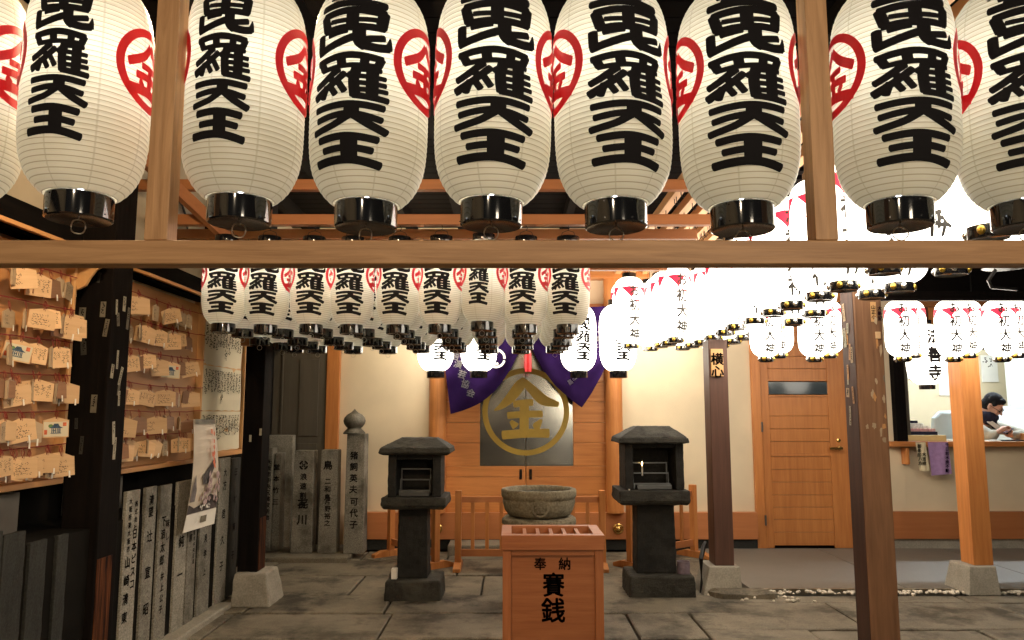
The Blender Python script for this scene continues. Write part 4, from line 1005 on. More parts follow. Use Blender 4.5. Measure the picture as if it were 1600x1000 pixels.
def ema(loc, yaw, roll, size, mt, face, label, group, sc=1.0, clip=True, rnd=random):
    t = thing('prayer_plaque', label, 'prayer plaque', loc, group); t.rotation_euler = (R_(rnd.uniform(-4, 2)), R_(roll), R_(yaw)); t.scale = (sc, sc, sc)
    inst(emaM[(size, mt)], 'board', t); inst(cordM, 'red_cord', t)
    if face == 'w': inst(rnd.choice([q for k, q in writeM if k == size]), 'handwriting', t)
    if face == 'p': picture_parts(t, *((.128, .108), (.118, .100), (.150, .112), (.082, .108))[size])
    if clip and face != 'p':
        c = inst(clipM, 'bright_clip', t); c.location = (rnd.uniform(.2, .36) * .13, 0, -.035 - .100)
    return t
# (pixel column, kind): f written face, e edge on, d dark old plaque, g greyed one, p printed picture
rowsA = [[(14, 'f'), (47, 'f'), (66, 'd'), (84, 'g'), (106, 'g')], [(5, 'g'), (27, 'e'), (55, 'f'), (80, 'd'), (90, 'e'), (107, 'f')], [(8, 'e'), (24, 'p'), (52, 'f'), (82, 'f'), (108, 'g')],
         [(2, 'd'), (21, 'f'), (54, 'f'), (82, 'd'), (90, 'e'), (110, 'f')], [(9, 'f'), (37, 'f'), (53, 'g'), (86, 'p')], [(6, 'f'), (28, 'f'), (52, 'f'), (74, 'f'), (107, 'f')]]
rowsB = [[(207, 'f'), (239, 'g'), (252, 'f'), (269, 'e'), (281, 'g'), (296, 'g')], [(198, 'g'), (212, 'e'), (224, 'f'), (245, 'f'), (268, 'f'), (300, 'd')], [(196, 'f'), (220, 'f'), (243, 'f'), (262, 'p'), (286, 'f')],
         [(200, 'f'), (230, 'f'), (254, 'f'), (271, 'd'), (280, 'e'), (297, 'f')], [(191, 'f'), (204, 'e'), (218, 'd'), (240, 'f'), (256, 'e'), (268, 'd'), (280, 'e'), (293, 'd')],
         [(187, 'd'), (200, 'f'), (215, 'g'), (232, 'f'), (250, 'f'), (263, 'g'), (281, 'f'), (297, 'f')]]
KW = {'f': 'handwritten wooden plaque', 'e': 'wooden plaque seen edge-on', 'd': 'dark aged wooden plaque', 'g': 'greyed wooden plaque', 'p': 'plaque with printed shrine picture'}
rnd = random.Random(77)
for rows in (rowsA, rowsB):
    for row in rows:                                                    # second plaques hung behind the written ones
        for px, kd in list(row):
            if kd == 'f':
                for _ in range(rnd.choice((1, 1, 2))): row.append((px + rnd.uniform(-9, 9), rnd.choice('deegff')))
        row.sort()
for nm, rows, zs in (('near', rowsA, near_z), ('far', rowsB, far_z)):
    for r, row in enumerate(rows):
        for c, (px, kd) in enumerate(row):
            xo = XR + .055 + .012 + .006 * (c % 2)
            px = min(px, 98 if nm == 'near' else 292); u = (px - 800) / FPX
            Y = xo / u * (_c - _s * (500 - 560) / FPX)
            yaw = {'f': rnd.uniform(34, 74), 'p': 52, 'e': rnd.uniform(104, 130), 'd': rnd.uniform(58, 92), 'g': rnd.uniform(74, 104)}[kd]
            mt = {'f': 'ema', 'p': 'ema', 'e': 'ema_grey', 'd': 'ema_old', 'g': 'ema_grey'}[kd]
            sz = 2 if (kd == 'f' and rnd.random() < .3) else (0 if kd in 'pf' else rnd.choice([1, 3]))
            sc = rnd.uniform(.80, .98) * (1.0 if nm == 'near' else .98)
            xo += .5 * .135 * abs(math.cos(R_(yaw))) * .55
            ema((xo, Y, zs[r] + .004 - abs(rnd.gauss(0, .012))), yaw, rnd.gauss(0, 5 if kd != 'f' else 9), sz, mt, 'p' if kd == 'p' else ('w' if kd in 'fg' else ''),
                f'{KW[kd]}, {ORD[c]} from left on the {ORD[r]} wire of the {nm} rack', f'prayer plaques on the {nm} rack', sc, rnd.random() < .55, rnd)

# ---------------------------------------------------------------- notice board and poster
nbd = thing('notice_board', 'wooden notice board with three pale sheets of brush-written columns', 'notice board', (XR, 5.7, 1.06), world=True)
m = MB(); m.box(XR - .02, XR + .01, 5.34, 6.16, 1.07, 2.05); m.build('back_board', M_['rack_z'], nbd)
m = MB(); m.box(XR - .02, XR + .04, 5.34, 6.20, 1.035, 1.069); m.build('frame_rail', M_['rack'], nbd, bevel=.003)
m = MB(); m.box(XR - .02, XR + .04, 6.161, 6.20, 1.07, 2.08); m.build('frame_stile', M_['rack_z'], nbd, bevel=.003)
rnd = random.Random(5)
for k, (z0, z1) in enumerate(((1.70, 2.0), (1.375, 1.69), (1.08, 1.365))):
    n = 10; m = MB()
    def wf(y, z): return (XR + .0165 + .004 * math.sin(y * 9 + k) + .003 * math.sin(z * 14), y, z)
    vs = [wf(5.36 + .79 * i / n, z0 + (z1 - z0) * j / 4 - .006 * (i % 2) * (j == 0)) for j in range(5) for i in range(n + 1)]
    m.add(vs, [(j * (n + 1) + i, j * (n + 1) + i + 1, (j + 1) * (n + 1) + i + 1, (j + 1) * (n + 1) + i) for j in range(4) for i in range(n)])
    sh = m.build('written_sheet', M_['oldpaper'], nbd)
    m = MB(); fn = lambda y, z: (XR + .0255, y, z)
    scribble(m, 5.38, 6.12, z0 + .02, z1 - .02, 12, fn, .0065, True, .88, rnd)
    o = m.build('brush_writing', M_['ink'], nbd); o.parent = sh; o.location = (0, 0, 0)
pst = thing('hanging_poster', 'tall scenic poster with blossom and a blank white foot, below the far rack', 'poster', (-2.02, 5.0, .65), world=True)
A, B_ = at(288, 833, 4.78), at(334, 818, 5.16); T0, T1 = at(301, 655, 4.86), at(334, 655, 5.22)
A.x = min(A.x, -2.0)
def pq(u, v): 
    lo = A.lerp(B_, u); hi = T0.lerp(T1, u); p = lo.lerp(hi, v); return (p.x + .03 * math.sin(v * 3), p.y, p.z)
def pquad(name, poly, mat, d):
    m = MB(); m.add([(pq(u, v)[0] + d, pq(u, v)[1] - d, pq(u, v)[2]) for u, v in poly], [tuple(range(len(poly)))]); return m.build(name, mat, pst)
m = MB(); n = 16
vs = [pq(u, k / n) for k in range(n + 1) for u in (0, 1)]
m.add(vs, [(2 * k, 2 * k + 1, 2 * k + 3, 2 * k + 2) for k in range(n)])
sd = m.build('sheet', M_['poster'], pst)
pquad('white_foot', [(.0, 0), (1, .0), (1, .15), (.0, .15)], M_['white'], .006)
pquad('grey_stamp', [(.48, .05), (.68, .05), (.68, .11), (.48, .11)], M_['sticker'], .008)
pquad('dark_ground', [(0, .155), (1, .155), (1, .26), (.7, .30), (.45, .22), (.2, .2), (0, .24)], M_['poster_dark'], .006)
pquad('picture_roof', [(.35, .47), (.85, .63), (.88, .58), (.6, .40), (.42, .40)], M_['poster_dark'], .007)
pquad('picture_tree', [(.02, .26), (.18, .26), (.20, .36), (.12, .50), (.06, .42)], M_['poster_mid'], .007)
pquad('top_bar', [(.05, .955), (.98, .955), (.98, 1.0), (.05, 1.0)], M_['sticker'], .008)
m = MB(); rr = random.Random(3)
for k in range(46):
    u, v = rr.uniform(.35, .98), rr.uniform(.22, .50)
    if u < .55 and v > .4: continue
    q = pq(u, v); s = rr.uniform(.012, .03); m.add([(q[0] + .008 + .0003 * k, q[1] + s * math.cos(a) * rr.uniform(.5, 1), q[2] + s * math.sin(a) * rr.uniform(.5, 1)) for a in [k2 * .9 for k2 in range(7)]], [tuple(range(7))])
m.build('picture_blossom', M_['poster_pink'], pst)
m = MB(); scribble(m, .66, .82, .35, .90, 1, lambda u, v: tuple(Vector(pq(u, v)) + Vector((.02, -.01, 0))), .045, True, .97, rr); m.build('red_brush_title', M_['redpic'], pst)
m = MB(); scribble(m, .3, .8, .17, .23, 1, lambda u, v: tuple(Vector(pq(u, v)) + Vector((.02, -.01, 0))), .018, False, .97, rr); m.build('white_title', M_['white'], pst)

# ---------------------------------------------------------------- stone slabs
XS = -2.055
def side_slab(y0, y1, h, mat, label, texts=(), x=XS, lean=0.0, z0=0.03):
    t = thing('stone_slab', label, 'stone slab', (x - .06, (y0 + y1) / 2, z0), 'donor slabs along the left wall', world=True)
    m = MB(); m.taper((x - .02, x, y0, y1), (x - .02 - lean, x - lean, y0, y1), z0, h); rough(m.build('slab', M_[mat], t, bevel=.003), .003 if 'granite_d' != mat else .008, .05, 4)
    for tx, fy, zt, sz, dz in texts:
        m = MB(); flat_text(m, tx, y0 + (y1 - y0) * fy, zt, sz, lambda a, b: (x + .0015 - lean * (b - z0) / (h - z0), a, b), .028, dz)
        m.build('carved_lettering', M_['ink'], t)
def yat(px, py=880): return XS / ((px - 800) / FPX) * (_c - _s * (500 - py) / FPX)
def ztop(px, py): Y = yat(px, py); return AZ(py, Y)
side_slab(yat(197, 800), yat(218, 800), ztop(207, 767), 'granite_p', 'granite slab just right of the stickered post, with two lines of writing', [('大阪府東大阪市', .30, .88, .034, .042), ('山崎清東', .30, .56, .062, .095), ('株式会社', .72, .86, .034, .042), ('日本ピスコ', .72, .70, .056, .066)])
side_slab(yat(227, 800), yat(244, 800), ztop(236, 761), 'granite', 'granite slab second right of the stickered black post, widely spaced characters', [('清望', .5, .86, .06, .065), ('辻', .5, .66, .07, .1), ('宣', .5, .46, .07, .1), ('昭', .5, .26, .07, .1)])
side_slab(yat(250, 800), yat(267, 800), ztop(259, 758), 'granite', 'granite slab third right of the stickered black post, two staggered lines', [('下浪太郎', .38, .72, .062, .075), ('味し', .75, .70, .05, .075), ('井上公子', .5, .40, .048, .062)])
side_slab(yat(277, 800), yat(294, 800), .93, 'granite_p', 'granite slab below the white foot of the poster', [('純', .5, .56, .08, .1), ('一', .5, .36, .08, .1)])
side_slab(yat(296, 800), yat(309, 800), .93, 'granite', 'narrow granite slab right of the one below the poster', [('藤原', .3, .62, .05, .06), ('大阪市中央区道', .7, .62, .03, .036)])
side_slab(yat(314, 800), yat(332, 800), .95, 'granite', 'granite slab with four faint characters, right of the poster foot', [('安見孝', .5, .62, .055, .1), ('上', .5, .30, .05, .1)])
side_slab(yat(341, 800), yat(357, 800), ztop(349, 716), 'granite_p', 'tall pale granite slab under the right end of the notice board', [('大', .5, .93, .06, .1), ('方君', .5, .84, .07, .2), ('久', .5, .46, .07, .1), ('子', .5, .28, .07, .1)])
side_slab(yat(359, 800), yat(373, 800), ztop(366, 716), 'granite_d', 'tall dark slab squeezed between the notice board and the footed post', [('三', .5, .92, .06, .1), ('村', .5, .72, .06, .1), ('育', .5, .52, .06, .1), ('子', .5, .32, .06, .1)])
for a, b, h, lb in ((-30, 4, .88, 'shade-darkened slab at the left picture edge below the near rack'), (6, 40, .86, 'wide shade-darkened slab below the near rack, second from the picture edge'), (48, 74, .80, 'shade-darkened slab under the grey plaster patch'), (90, 107, .80, 'shade-darkened chipped slab against the stickered black post')):
    side_slab(yat(a, 850), yat(b, 850), h, 'granite_d', lb)  # shadow left of the stickered post is put into the slab colour
def front_slab(px0, px1, ytop, Y, mat, label, texts=(), th=.14, lean=0, name='stone_slab', z0=.046):
    x0, x1 = AX(px0, 780, Y), AX(px1, 780, Y); h = AZ(ytop, Y)
    t = thing(name, label, 'stone slab', ((x0 + x1) / 2, Y + th / 2, z0), 'donor slabs in the back corner', world=True)
    m = MB(); m.taper((x0, x1, Y, Y + th), (x0 + .008 + lean, x1 - .008 + lean, Y + .012, Y + th), z0, h); rough(m.build('slab', M_[mat], t, bevel=.006), .003, .06, 4)
    for tx, px, py, sz, dz in texts:
        c = at(px, py, Y); m = MB(); flat_text(m, tx, c.x, c.z, sz, lambda a, b: (a, Y - .0015 + .012 * max(0, (b - z0) / (h - z0)), b), .03, dz)
        m.build('carved_lettering', M_['ink'], t)
    return t
front_slab(412, 455, 680, 7.74, 'granite_p', 'tall plain granite slab standing at the back of the corner', th=.12)
m_ = [(416, 424, 700, 7.52, 'thin leaning slab beside the footed post with one column of writing'), (426, 438, 708, 7.56, 'thin leaning slab in front of the tall plain one')]
for a, b, yt, Y, lb in m_: front_slab(a, b, yt, Y, 'granite', lb, [('大阪市中央区難波新地' if a < 420 else '堂本竹三', (a + b) / 2, yt + 22, .05 if a < 420 else .06, .058 if a < 420 else .11)], .16)
sl = front_slab(456, 489, 704, 7.44, 'granite', 'grey slab carved with a round crest and a restaurant name', [('浪速割烹', 474, 745, .066, .088), ('㐂', 473, 787, .105, .1), ('川', 472, 812, .10, .1)], .16)
cc = at(474, 727, 7.438); m = MB()
for k in range(4):
    a0 = k * math.pi / 2 + .25
    vs, fs = stroke([(cc.x + .036 * math.cos(a0 + q * .27), cc.z + .036 * math.sin(a0 + q * .27)) for q in range(5)], .017, 4, .2); m.add([(a, 7.4485, b) for a, b in vs], fs)
    vs, fs = stroke([(cc.x + .006 * math.cos(a0 + .5), cc.z + .006 * math.sin(a0 + .5)), (cc.x + .022 * math.cos(a0 + .5), cc.z + .022 * math.sin(a0 + .5))], .012, 3); m.add([(a, 7.4480, b) for a, b in vs], fs)
m.build('carved_crest', M_['ink'], sl)
sl = front_slab(498, 527, 703, 7.44, 'granite', 'grey slab carved with a bird mark above a column of characters', [('鳥', 512, 727, .09, .1), ('二和鳥', 512, 752, .062, .075), ('片野裕之', 512, 784, .058, .066)], .16)
sl = front_slab(538, 569, 678, 7.40, 'granite', 'tall granite pillar topped with an onion-shaped stone jewel', [('猪飼英夫', 553, 712, .078, .105), ('可代子', 553, 784, .078, .105)], .20)
jx = AX(554, 660, 7.5); jz = AZ(678, 7.5)
m = MB(); m.lathe([(.105, jz), (.106, jz + .012), (.085, jz + .035), (.068, jz + .05), (.066, jz + .06), (.078, jz + .068), (.098, jz + .095), (.106, jz + .125), (.098, jz + .155), (.072, jz + .185), (.036, jz + .205), (.014, jz + .225), (.0, jz + .242)], 28, (jx, 7.5, 0)); m.build('jewel_finial', M_['granite'], sl, smooth='all')

# ---------------------------------------------------------------- stone candle lanterns
def stone_lantern(px_base, y_base, y_btop, px_pil, px_tab, y_t0, y_t1, px_box, y_box0, px_eave, y_eave, px_top, y_top, Yf, label, cand):
    D_ = .40; t = thing('stone_lantern', label, 'stone lantern', (AX(sum(px_pil) / 2, 850, Yf), Yf + D_ / 2, 0), 'stone candle lanterns', world=True)
    Yc = Yf + D_ / 2
    xb0, xb1 = AX(px_base[0], y_base, Yf), AX(px_base[1], y_base, Yf); zb = AZ(y_btop, Yf)
    m = MB(); m.taper((xb0 - .01, xb1 + .01, Yf - .01, Yf + D_), (xb0, xb1, Yf, Yf + D_ - .01), -.03, zb); rough(m.build('base_block', M_['lstone_top'], t, bevel=.014), .016, .06)
    yp = Yc - .11; xp0, xp1 = AX(px_pil[0], 850, yp), AX(px_pil[1], 850, yp)
    zt0, zt1 = AZ(y_t1, Yf - .03), AZ(y_t0 + 6, Yf - .03)
    m = MB(); m.taper((xp0 - .008, xp1 + .008, yp, yp + .22), (xp0, xp1, yp + .004, yp + .216), zb - .002, zt0 + .002); rough(m.build('pillar', M_['lstone'], t, bevel=.01), .016, .06)
    yt = Yf - .03; xt0, xt1 = AX(px_tab[0], y_t1, yt), AX(px_tab[1], y_t1, yt)
    m = MB(); m.taper((xt0 + .02, xt1 - .02, yt + .02, yt + .44), (xt0, xt1, yt, yt + .46), zt0, zt0 + .025); m.taper((xt0, xt1, yt, yt + .46), (xt0 + .004, xt1 - .004, yt + .004, yt + .456), zt0 + .0255, zt1); rough(m.build('table_slab', M_['lstone_top'], t, bevel=.008), .016, .06)
    yb = Yc - .16; xx0, xx1 = AX(px_box[0], 740, yb), AX(px_box[1], 740, yb); zr = AZ(y_box0, yb)
    wl = .062
    m = MB(); m.box(xx0, xx0 + wl, yb, yb + .33, zt1, zr); m.box(xx1 - wl, xx1, yb, yb + .33, zt1, zr); m.box(xx0 + wl, xx1 - wl, yb + .28, yb + .33, zt1, zr); m.box(xx0 + wl, xx1 - wl, yb + .01, yb + .28, zr - .035, zr)
    rough(m.build('fire_box', M_['lstone'], t, bevel=.006), .010, .05)
    ye = Yf - .035; e0, e1 = AX(px_eave[0], y_eave, ye), AX(px_eave[1], y_eave, ye); ze = AZ(y_eave, ye)
    yy = Yc - .09; t0, t1 = AX(px_top[0], y_top, yy), AX(px_top[1], y_top, yy); ztp = AZ(y_top, yy)
    m = MB(); m.taper((e0 + .03, e1 - .03, ye + .03, ye + .44), (e0, e1, ye, ye + .47), zr, ze - .01); m.taper((e0, e1, ye, ye + .47), (e0 + .008, e1 - .008, ye + .008, ye + .462), ze - .0095, ze + .028)
    m.taper((e0 + .01, e1 - .01, ye + .01, ye + .46), (t0, t1, yy, yy + .18), ze + .0285, ztp); rough(m.build('roof', M_['lstone_top'], t, bevel=.006), .010, .05)
    # candle rack in the box
    rk = MB(); a0, a1 = xx0 + wl + .012, xx1 - wl - .03
    for k in range(3):
        z = zt1 + .035 + .075 * k; yk = yb + .06 + .06 * k
        rk.box(a0, a1 - .0 - .02 * (2 - k) * 0, yk, yk + .012, z, z + .010)
        rk.box(a0, a0 + .008, yk + .001, yk + .011, zt1, z - .0005); rk.box(a1 - .008, a1, yk + .001, yk + .011, zt1, z - .0005)
    rk.box(a0 + .02, a1, yb + .015, yb + .05, zt1 + .004, zt1 + .034)
    cr = rk.build('candle_rack', M_['metal'], t, bevel=.001)
    if cand:
        cx = a0 + .075; cy = yb + .125; cz = zt1 + .125
        m = MB(); m.lathe([(.006, cz - .03), (.006, cz + .045), (.0, cz + .047)], 8, (cx, cy, 0)); o = m.build('candle', M_['wax'], None, smooth=True)
        tag(o, 'short burning candle in the right stone lantern', 'candle')
        m = MB(); m.lathe([(.001, cz + .047), (.0055, cz + .058), (.004, cz + .068), (.0, cz + .082)], 8, (cx, cy, 0)); f = m.build('flame', M_['flame'], o, smooth='all')
    return t, zb, zt1, xt0
stone_lantern((601, 687), 940, 908, (622, 667), (594, 697), 772, 797, (606, 689), 711, (591, 704), 706, (626, 682), 684, 5.757, 'left dark stone candle lantern on a pillar, its fire box unlit', False)
stone_lantern((985, 1087), 935, 900, (996, 1055), (968, 1080), 761, 790, (977, 1069), 693, (967, 1078), 690, (994, 1047), 666, 5.86, 'right dark stone candle lantern on a pillar, with one candle burning', True)
c0, c1 = at(611, 905, 5.80), at(620, 889, 5.80)
m = MB(); m.box(c0.x, c1.x, 5.80, 5.86, .1465, c1.z + .0); solo('paper_box', m, M_['white'], 'small white box standing on the base of the left stone lantern', 'box', bevel=.002)
c = at(1068, 890, 5.95); tz0 = AZ(900, 5.86)
m = MB(); m.lathe([(.048, tz0 + .001), (.050, tz0 + .09), (.046, tz0 + .09), (.044, tz0 + .01), (.0, tz0 + .008)], 16, (c.x, c.y, 0)); tn = solo('tin_can', m, M_['violet_tin'], 'faded violet tin beside the pillar of the right stone lantern', 'tin', smooth=True)
c = at(984, 765, 5.86)
m = MB(); m.lathe([(.007, c.z - .045), (.007, c.z), (.0, c.z + .002)], 8, (c.x, c.y + .03, 0)); solo('candle', m, M_['wax'], 'unlit white candle stub on the table slab of the right stone lantern', 'candle', smooth=True)

# ---------------------------------------------------------------- stone bowl
Yb_ = 5.60; bx = AX(842, 780, Yb_); zr = AZ(763, Yb_); zbm = AZ(809, Yb_ - .1); Rb = .265
bw = thing('stone_bowl', 'round mossy stone water bowl carved with a crest, on a stone pedestal', 'stone bowl', (bx, Yb_, 0), world=True)
H_ = zr - zbm
m = MB(); m.lathe([(.0, zbm), (.19, zbm), (.222, zbm + .015), (.245, zbm + .05), (.257, zbm + .10), (.256, zr - .065), (.262, zr - .060), (.268, zr - .045), (.268, zr - .012), (.262, zr), (.232, zr), (.224, zr - .01), (.215, zr - .05), (.0, zr - .055)], 56, (bx, Yb_, 0), caps=False)
rough(m.build('bowl', M_['bowl'], bw, smooth='all'), .010, .05, 2)
m = MB(); m.lathe([(.213, zr - .028), (.0, zr - .028)], 40, (bx, Yb_, 0), caps=False); m.build('water', M_['slit'], bw)
m = MB(); m.lathe([(.25, zbm - .06), (.265, zbm - .045), (.262, zbm - .01), (.24, zbm - .001), (.0, zbm - .0005)], 40, (bx, Yb_, 0)); m.taper((bx - .22, bx + .22, Yb_ - .22, Yb_ + .22), (bx - .2, bx + .2, Yb_ - .2, Yb_ + .2), -.03, zbm - .061); rough(m.build('pedestal', M_['bowl'], bw, bevel=.008), .016, .06)
zc_ = (zr + zbm) / 2 - .015; m = MB(); fb = lambda x, z, o=0: (bx + (.255 + o) * math.sin(x / .255), Yb_ - (.255 + o) * math.cos(x / .255), z)
vs, fs = stroke([(.052 * math.cos(a), zc_ + .052 * math.sin(a)) for a in [2 * math.pi * k / 24 for k in range(25)]], .010, 2); m.add([fb(x, z, .004) for x, z in vs], fs)
for i, (p, wd) in enumerate(BR['gold'][1]):
    vs, fs = stroke(p, wd * .7, 5); m.add([fb((x - 194) * .075 / 400, zc_ + .032 - y * .065 / 230, .0035 - .0002 * i) for x, y in vs], fs)
o = m.build('carved_crest', M_['bowl'], bw); sm = o.modifiers.new('solid', 'SOLIDIFY'); sm.thickness = .006; sm.offset = 0

# ---------------------------------------------------------------- offering box
Yx = 4.20; zt = .705; x0, x1 = AX(783, 845, Yx), AX(945, 845, Yx); dp_ = .40
ob = thing('offering_box', 'orange cedar offering box with slatted top and black brush lettering', 'offering box', ((x0 + x1) / 2, Yx + dp_ / 2, 0), world=True)
bi = .008
zl = AZ(860, Yx)
m = MB(); m.box(x0, x1, Yx, Yx + .062, zl, zt); m.box(x0, x1, Yx + dp_ - .05, Yx + dp_, zl, zt); m.box(x0, x0 + .055, Yx + .0622, Yx + dp_ - .0502, zl, zt); m.box(x1 - .055, x1, Yx + .0622, Yx + dp_ - .0502, zl, zt)
m.build('top_frame', M_['boxwood'], ob, bevel=.003)
for k in range(1, 6):
    x = x0 + .055 + (x1 - x0 - .11) * k / 6; m = MB(); m.prism([(x - .010, zt - .012), (x + .010, zt - .012), (x + .003, zt - .055), (x - .003, zt - .055)], Yx + .0623, Yx + dp_ - .0503, lambda a, b, d: (a, d, b)); m.build('slat', M_['boxwood'], ob, bevel=.001)
m = MB(); ya, yb2 = Yx + bi, Yx + dp_ - bi
for a, b in ((x0 + bi, x0 + bi + .045), (x1 - bi - .045, x1 - bi)):
    for c_, d_ in ((ya, ya + .045), (yb2 - .045, yb2)):
        m = MB(); m.box(a, b, c_, d_, 0, zl - .0005); m.build('corner_stile', M_['boxwood_z'], ob, bevel=.003)
m = MB(); m.box(x0 + bi + .0455, x1 - bi - .0455, ya + .004, ya + .04, zl - .030, zl - .0006); m.build('front_rail', M_['boxwood'], ob, bevel=.003)
m = MB(); m.box(x0 + bi + .0455, x1 - bi - .0455, ya + .004, ya + .04, .03, .075); m.build('front_rail', M_['boxwood'], ob, bevel=.003)
m = MB(); m.box(x0 + bi + .0456, x1 - bi - .0456, ya + .016, ya + .03, .0755, zl - .0305); m.build('front_panel', M_['boxwood'], ob)
m = MB(); m.box(x0 + bi + .004, x0 + bi + .03, ya + .046, yb2 - .046, .03, zl - .001); m.box(x1 - bi - .03, x1 - bi - .004, ya + .046, yb2 - .046, .03, zl - .001); m.box(x0 + bi + .046, x1 - bi - .046, yb2 - .03, yb2 - .006, .03, zl - .001); m.box(x0 + .05, x1 - .05, Yx + .06, Yx + dp_ - .06, .25, .27); m.build('side_panel', M_['boxwood_z'], ob)
yl = ya + .0145
def put(mb, ch, px, py, size, bold, sq=1.0):
    c = at(px, py, yl); flat_text(mb, ch, c.x, c.z, size, lambda a, b: (a, yl, b), bold, squash=sq, shear=0.0)
m = MB(); put(m, '奉', 844, 881, .068, .022); put(m, '納', 882.5, 881, .068, .022); put(m, '賽', 865, 914, .130, .022, .92); put(m, '銭', 864.5, 954, .132, .022, .98)
m.build('brush_lettering', M_['ink'], ob)

# ---------------------------------------------------------------- low barriers
def barrier(p0, p1, h, nslat, label, feet=True):
    p0 = Vector((*p0, 0)); p1 = Vector((*p1, 0)); L = (p1 - p0).length; a = math.atan2(p1.y - p0.y, p1.x - p0.x)
    t = thing('low_barrier', label, 'barrier', p0, 'low cedar barriers before the temple front', rz=a)
    for x in (0, L):
        m = MB(); m.box(x - .028, x + .028, -.028, .028, .06 if feet else .0, h); m.build('barrier_post', M_['door_z'], t, bevel=.004)
        if feet:
            m = MB(); m.prism([(-.19, .0), (.19, .0), (.19, .03), (.10, .06), (-.10, .06), (-.19, .03)], x - .032, x + .032, lambda q, z, d: (d, q, z)); m.build('barrier_foot', M_['door_z'], t, bevel=.003)
    for z0, z1 in ((h - .105, h - .055), (.105, .165)):
        m = MB(); m.box(.0285, L - .0285, -.014, .014, z0, z1); m.build('barrier_rail', M_['sill'], t, bevel=.002)
    for k in range(1, nslat + 1):
        x = L * k / (nslat + 1); m = MB(); m.box(x - .016, x + .016, -.010, .010, .1655, h - .1055); m.build('barrier_slat', M_['door_z'], t, bevel=.002)
YB = 6.95
hB = AZ(766, YB)
barrier((AX(716, 830, YB), YB), (AX(941, 830, YB), YB), hB, 9, 'long low slatted barrier behind the stone bowl')
barrier((AX(681, 830, 6.95), 6.95), (AX(611, 830, 7.55), 7.55), hB - .02, 4, 'short slatted barrier running back behind the left stone lantern')
barrier((AX(985, 830, 6.95), 6.95), (AX(1084, 830, 7.5), 7.5), hB, 4, 'short slatted barrier running back behind the right stone lantern')

# ---------------------------------------------------------------- curtain, tassel
ct = thing('purple_curtain', 'purple temple curtain tied up in the middle into two swags with white characters', 'curtain', (AX(822, 500, 7.66), 7.66, 1.9), world=True)
def swag(top, bot, name, ph):
    n, mm = 40, 22; vs = []
    def sample(pl, s):
        L = [0]
        for a, b in zip(pl, pl[1:]): L.append(L[-1] + math.hypot(b[0] - a[0], b[1] - a[1]))
        d = s * L[-1]
        for i in range(len(pl) - 1):
            if d <= L[i + 1] + 1e-9:
                k = (d - L[i]) / (L[i + 1] - L[i]); return (pl[i][0] + (pl[i + 1][0] - pl[i][0]) * k, pl[i][1] + (pl[i + 1][1] - pl[i][1]) * k)
        return pl[-1]
    bs = bot
    for j in range(mm + 1):
        for i in range(n + 1):
            a = sample(top, i / n); b = sample(bs, i / n); k = j / mm
            px, py = a[0] + (b[0] - a[0]) * k, a[1] + (b[1] - a[1]) * k
            fold = .020 * math.sin(k * 16 + i / n * 7 * ph + ph) * (0.25 + abs(i / n - (0 if ph < 0 else 1)) * .9) + .014 * math.sin(i / n * 21)
            vs.append(tuple(at(px, py, 7.66 + fold - .03 * k)))
    m = MB(); m.add(vs, [(j * (n + 1) + i, j * (n + 1) + i + 1, (j + 1) * (n + 1) + i + 1, (j + 1) * (n + 1) + i) for j in range(mm) for i in range(n)])
    return m.build(name, M_['purple'], ct, smooth='all')
swag([(684, 478), (735, 480), (790, 486), (822, 505)], [(704, 647), (722, 642), (735, 637), (748, 631), (761, 622), (772, 612), (783, 599), (792, 586), (800, 573), (806, 560), (818, 536)], 'swag', 1)
swag([(824, 505), (860, 486), (915, 480), (962, 478)], [(828, 536), (833, 549), (840, 562), (848, 577), (858, 590), (868, 603), (880, 614), (894, 626), (909, 637), (916, 627), (924, 615), (938, 590), (952, 560)], 'swag', -1)
def cloth_text(items, name):
    m = MB()
    for ch, px, py, sz, rot in items:
        c = at(px, py, 7.575); vs, fs = glyph(ch, .018); ca, sa = math.cos(R_(rot)), math.sin(R_(rot))
        m.add([(c.x + (a * ca - b * sa) * sz, 7.575, c.z + (a * sa + b * ca) * sz) for a, b in vs], fs)
    m.build(name, M_['white'], ct)
cloth_text([('語', 711, 556, .086, -18), ('演', 716, 569, .086, -18), ('芸', 722, 585, .086, -18), ('協', 727, 600, .086, -18), ('会', 735.5, 614, .086, -18), ('昌', 891, 597, .055, 35), ('品', 897, 590, .05, 35), ('上', 936, 515, .06, 0), ('由', 934, 529, .06, -3), ('二', 931, 540, .05, -3), ('人', 928, 547, .05, -3)], 'white_lettering')
m = MB(); c = at(775, 560, 7.58)
for q, r in ((0, .085), (1, .055)):
    vs, fs = stroke([(c.x + r * math.cos(a), c.z + r * 1.0 * math.sin(a)) for a in [k * .26 + (2.2 if q else 0) for k in range(24 if not q else 12)]], .022, 2); m.add([(x, 7.575 - q * .0005, z) for x, z in vs], fs)
m.build('white_crest', M_['white'], ct)
tx = at(825, 564, 7.52); m = MB(); za, zb_ = AZ(581, 7.52), AZ(549, 7.52)
m.lathe([(.0, za + .004), (.033, za), (.034, za + .06), (.031, zb_ - .02), (.026, zb_), (.012, zb_ + .02), (.006, zb_ + .03), (.006, zb_ + .40)], 18, (tx.x, 7.52, 0))
solo('red_tassel', m, M_['tassel'], 'thick red silk tassel hanging between the two curtain swags', 'tassel', smooth=True)

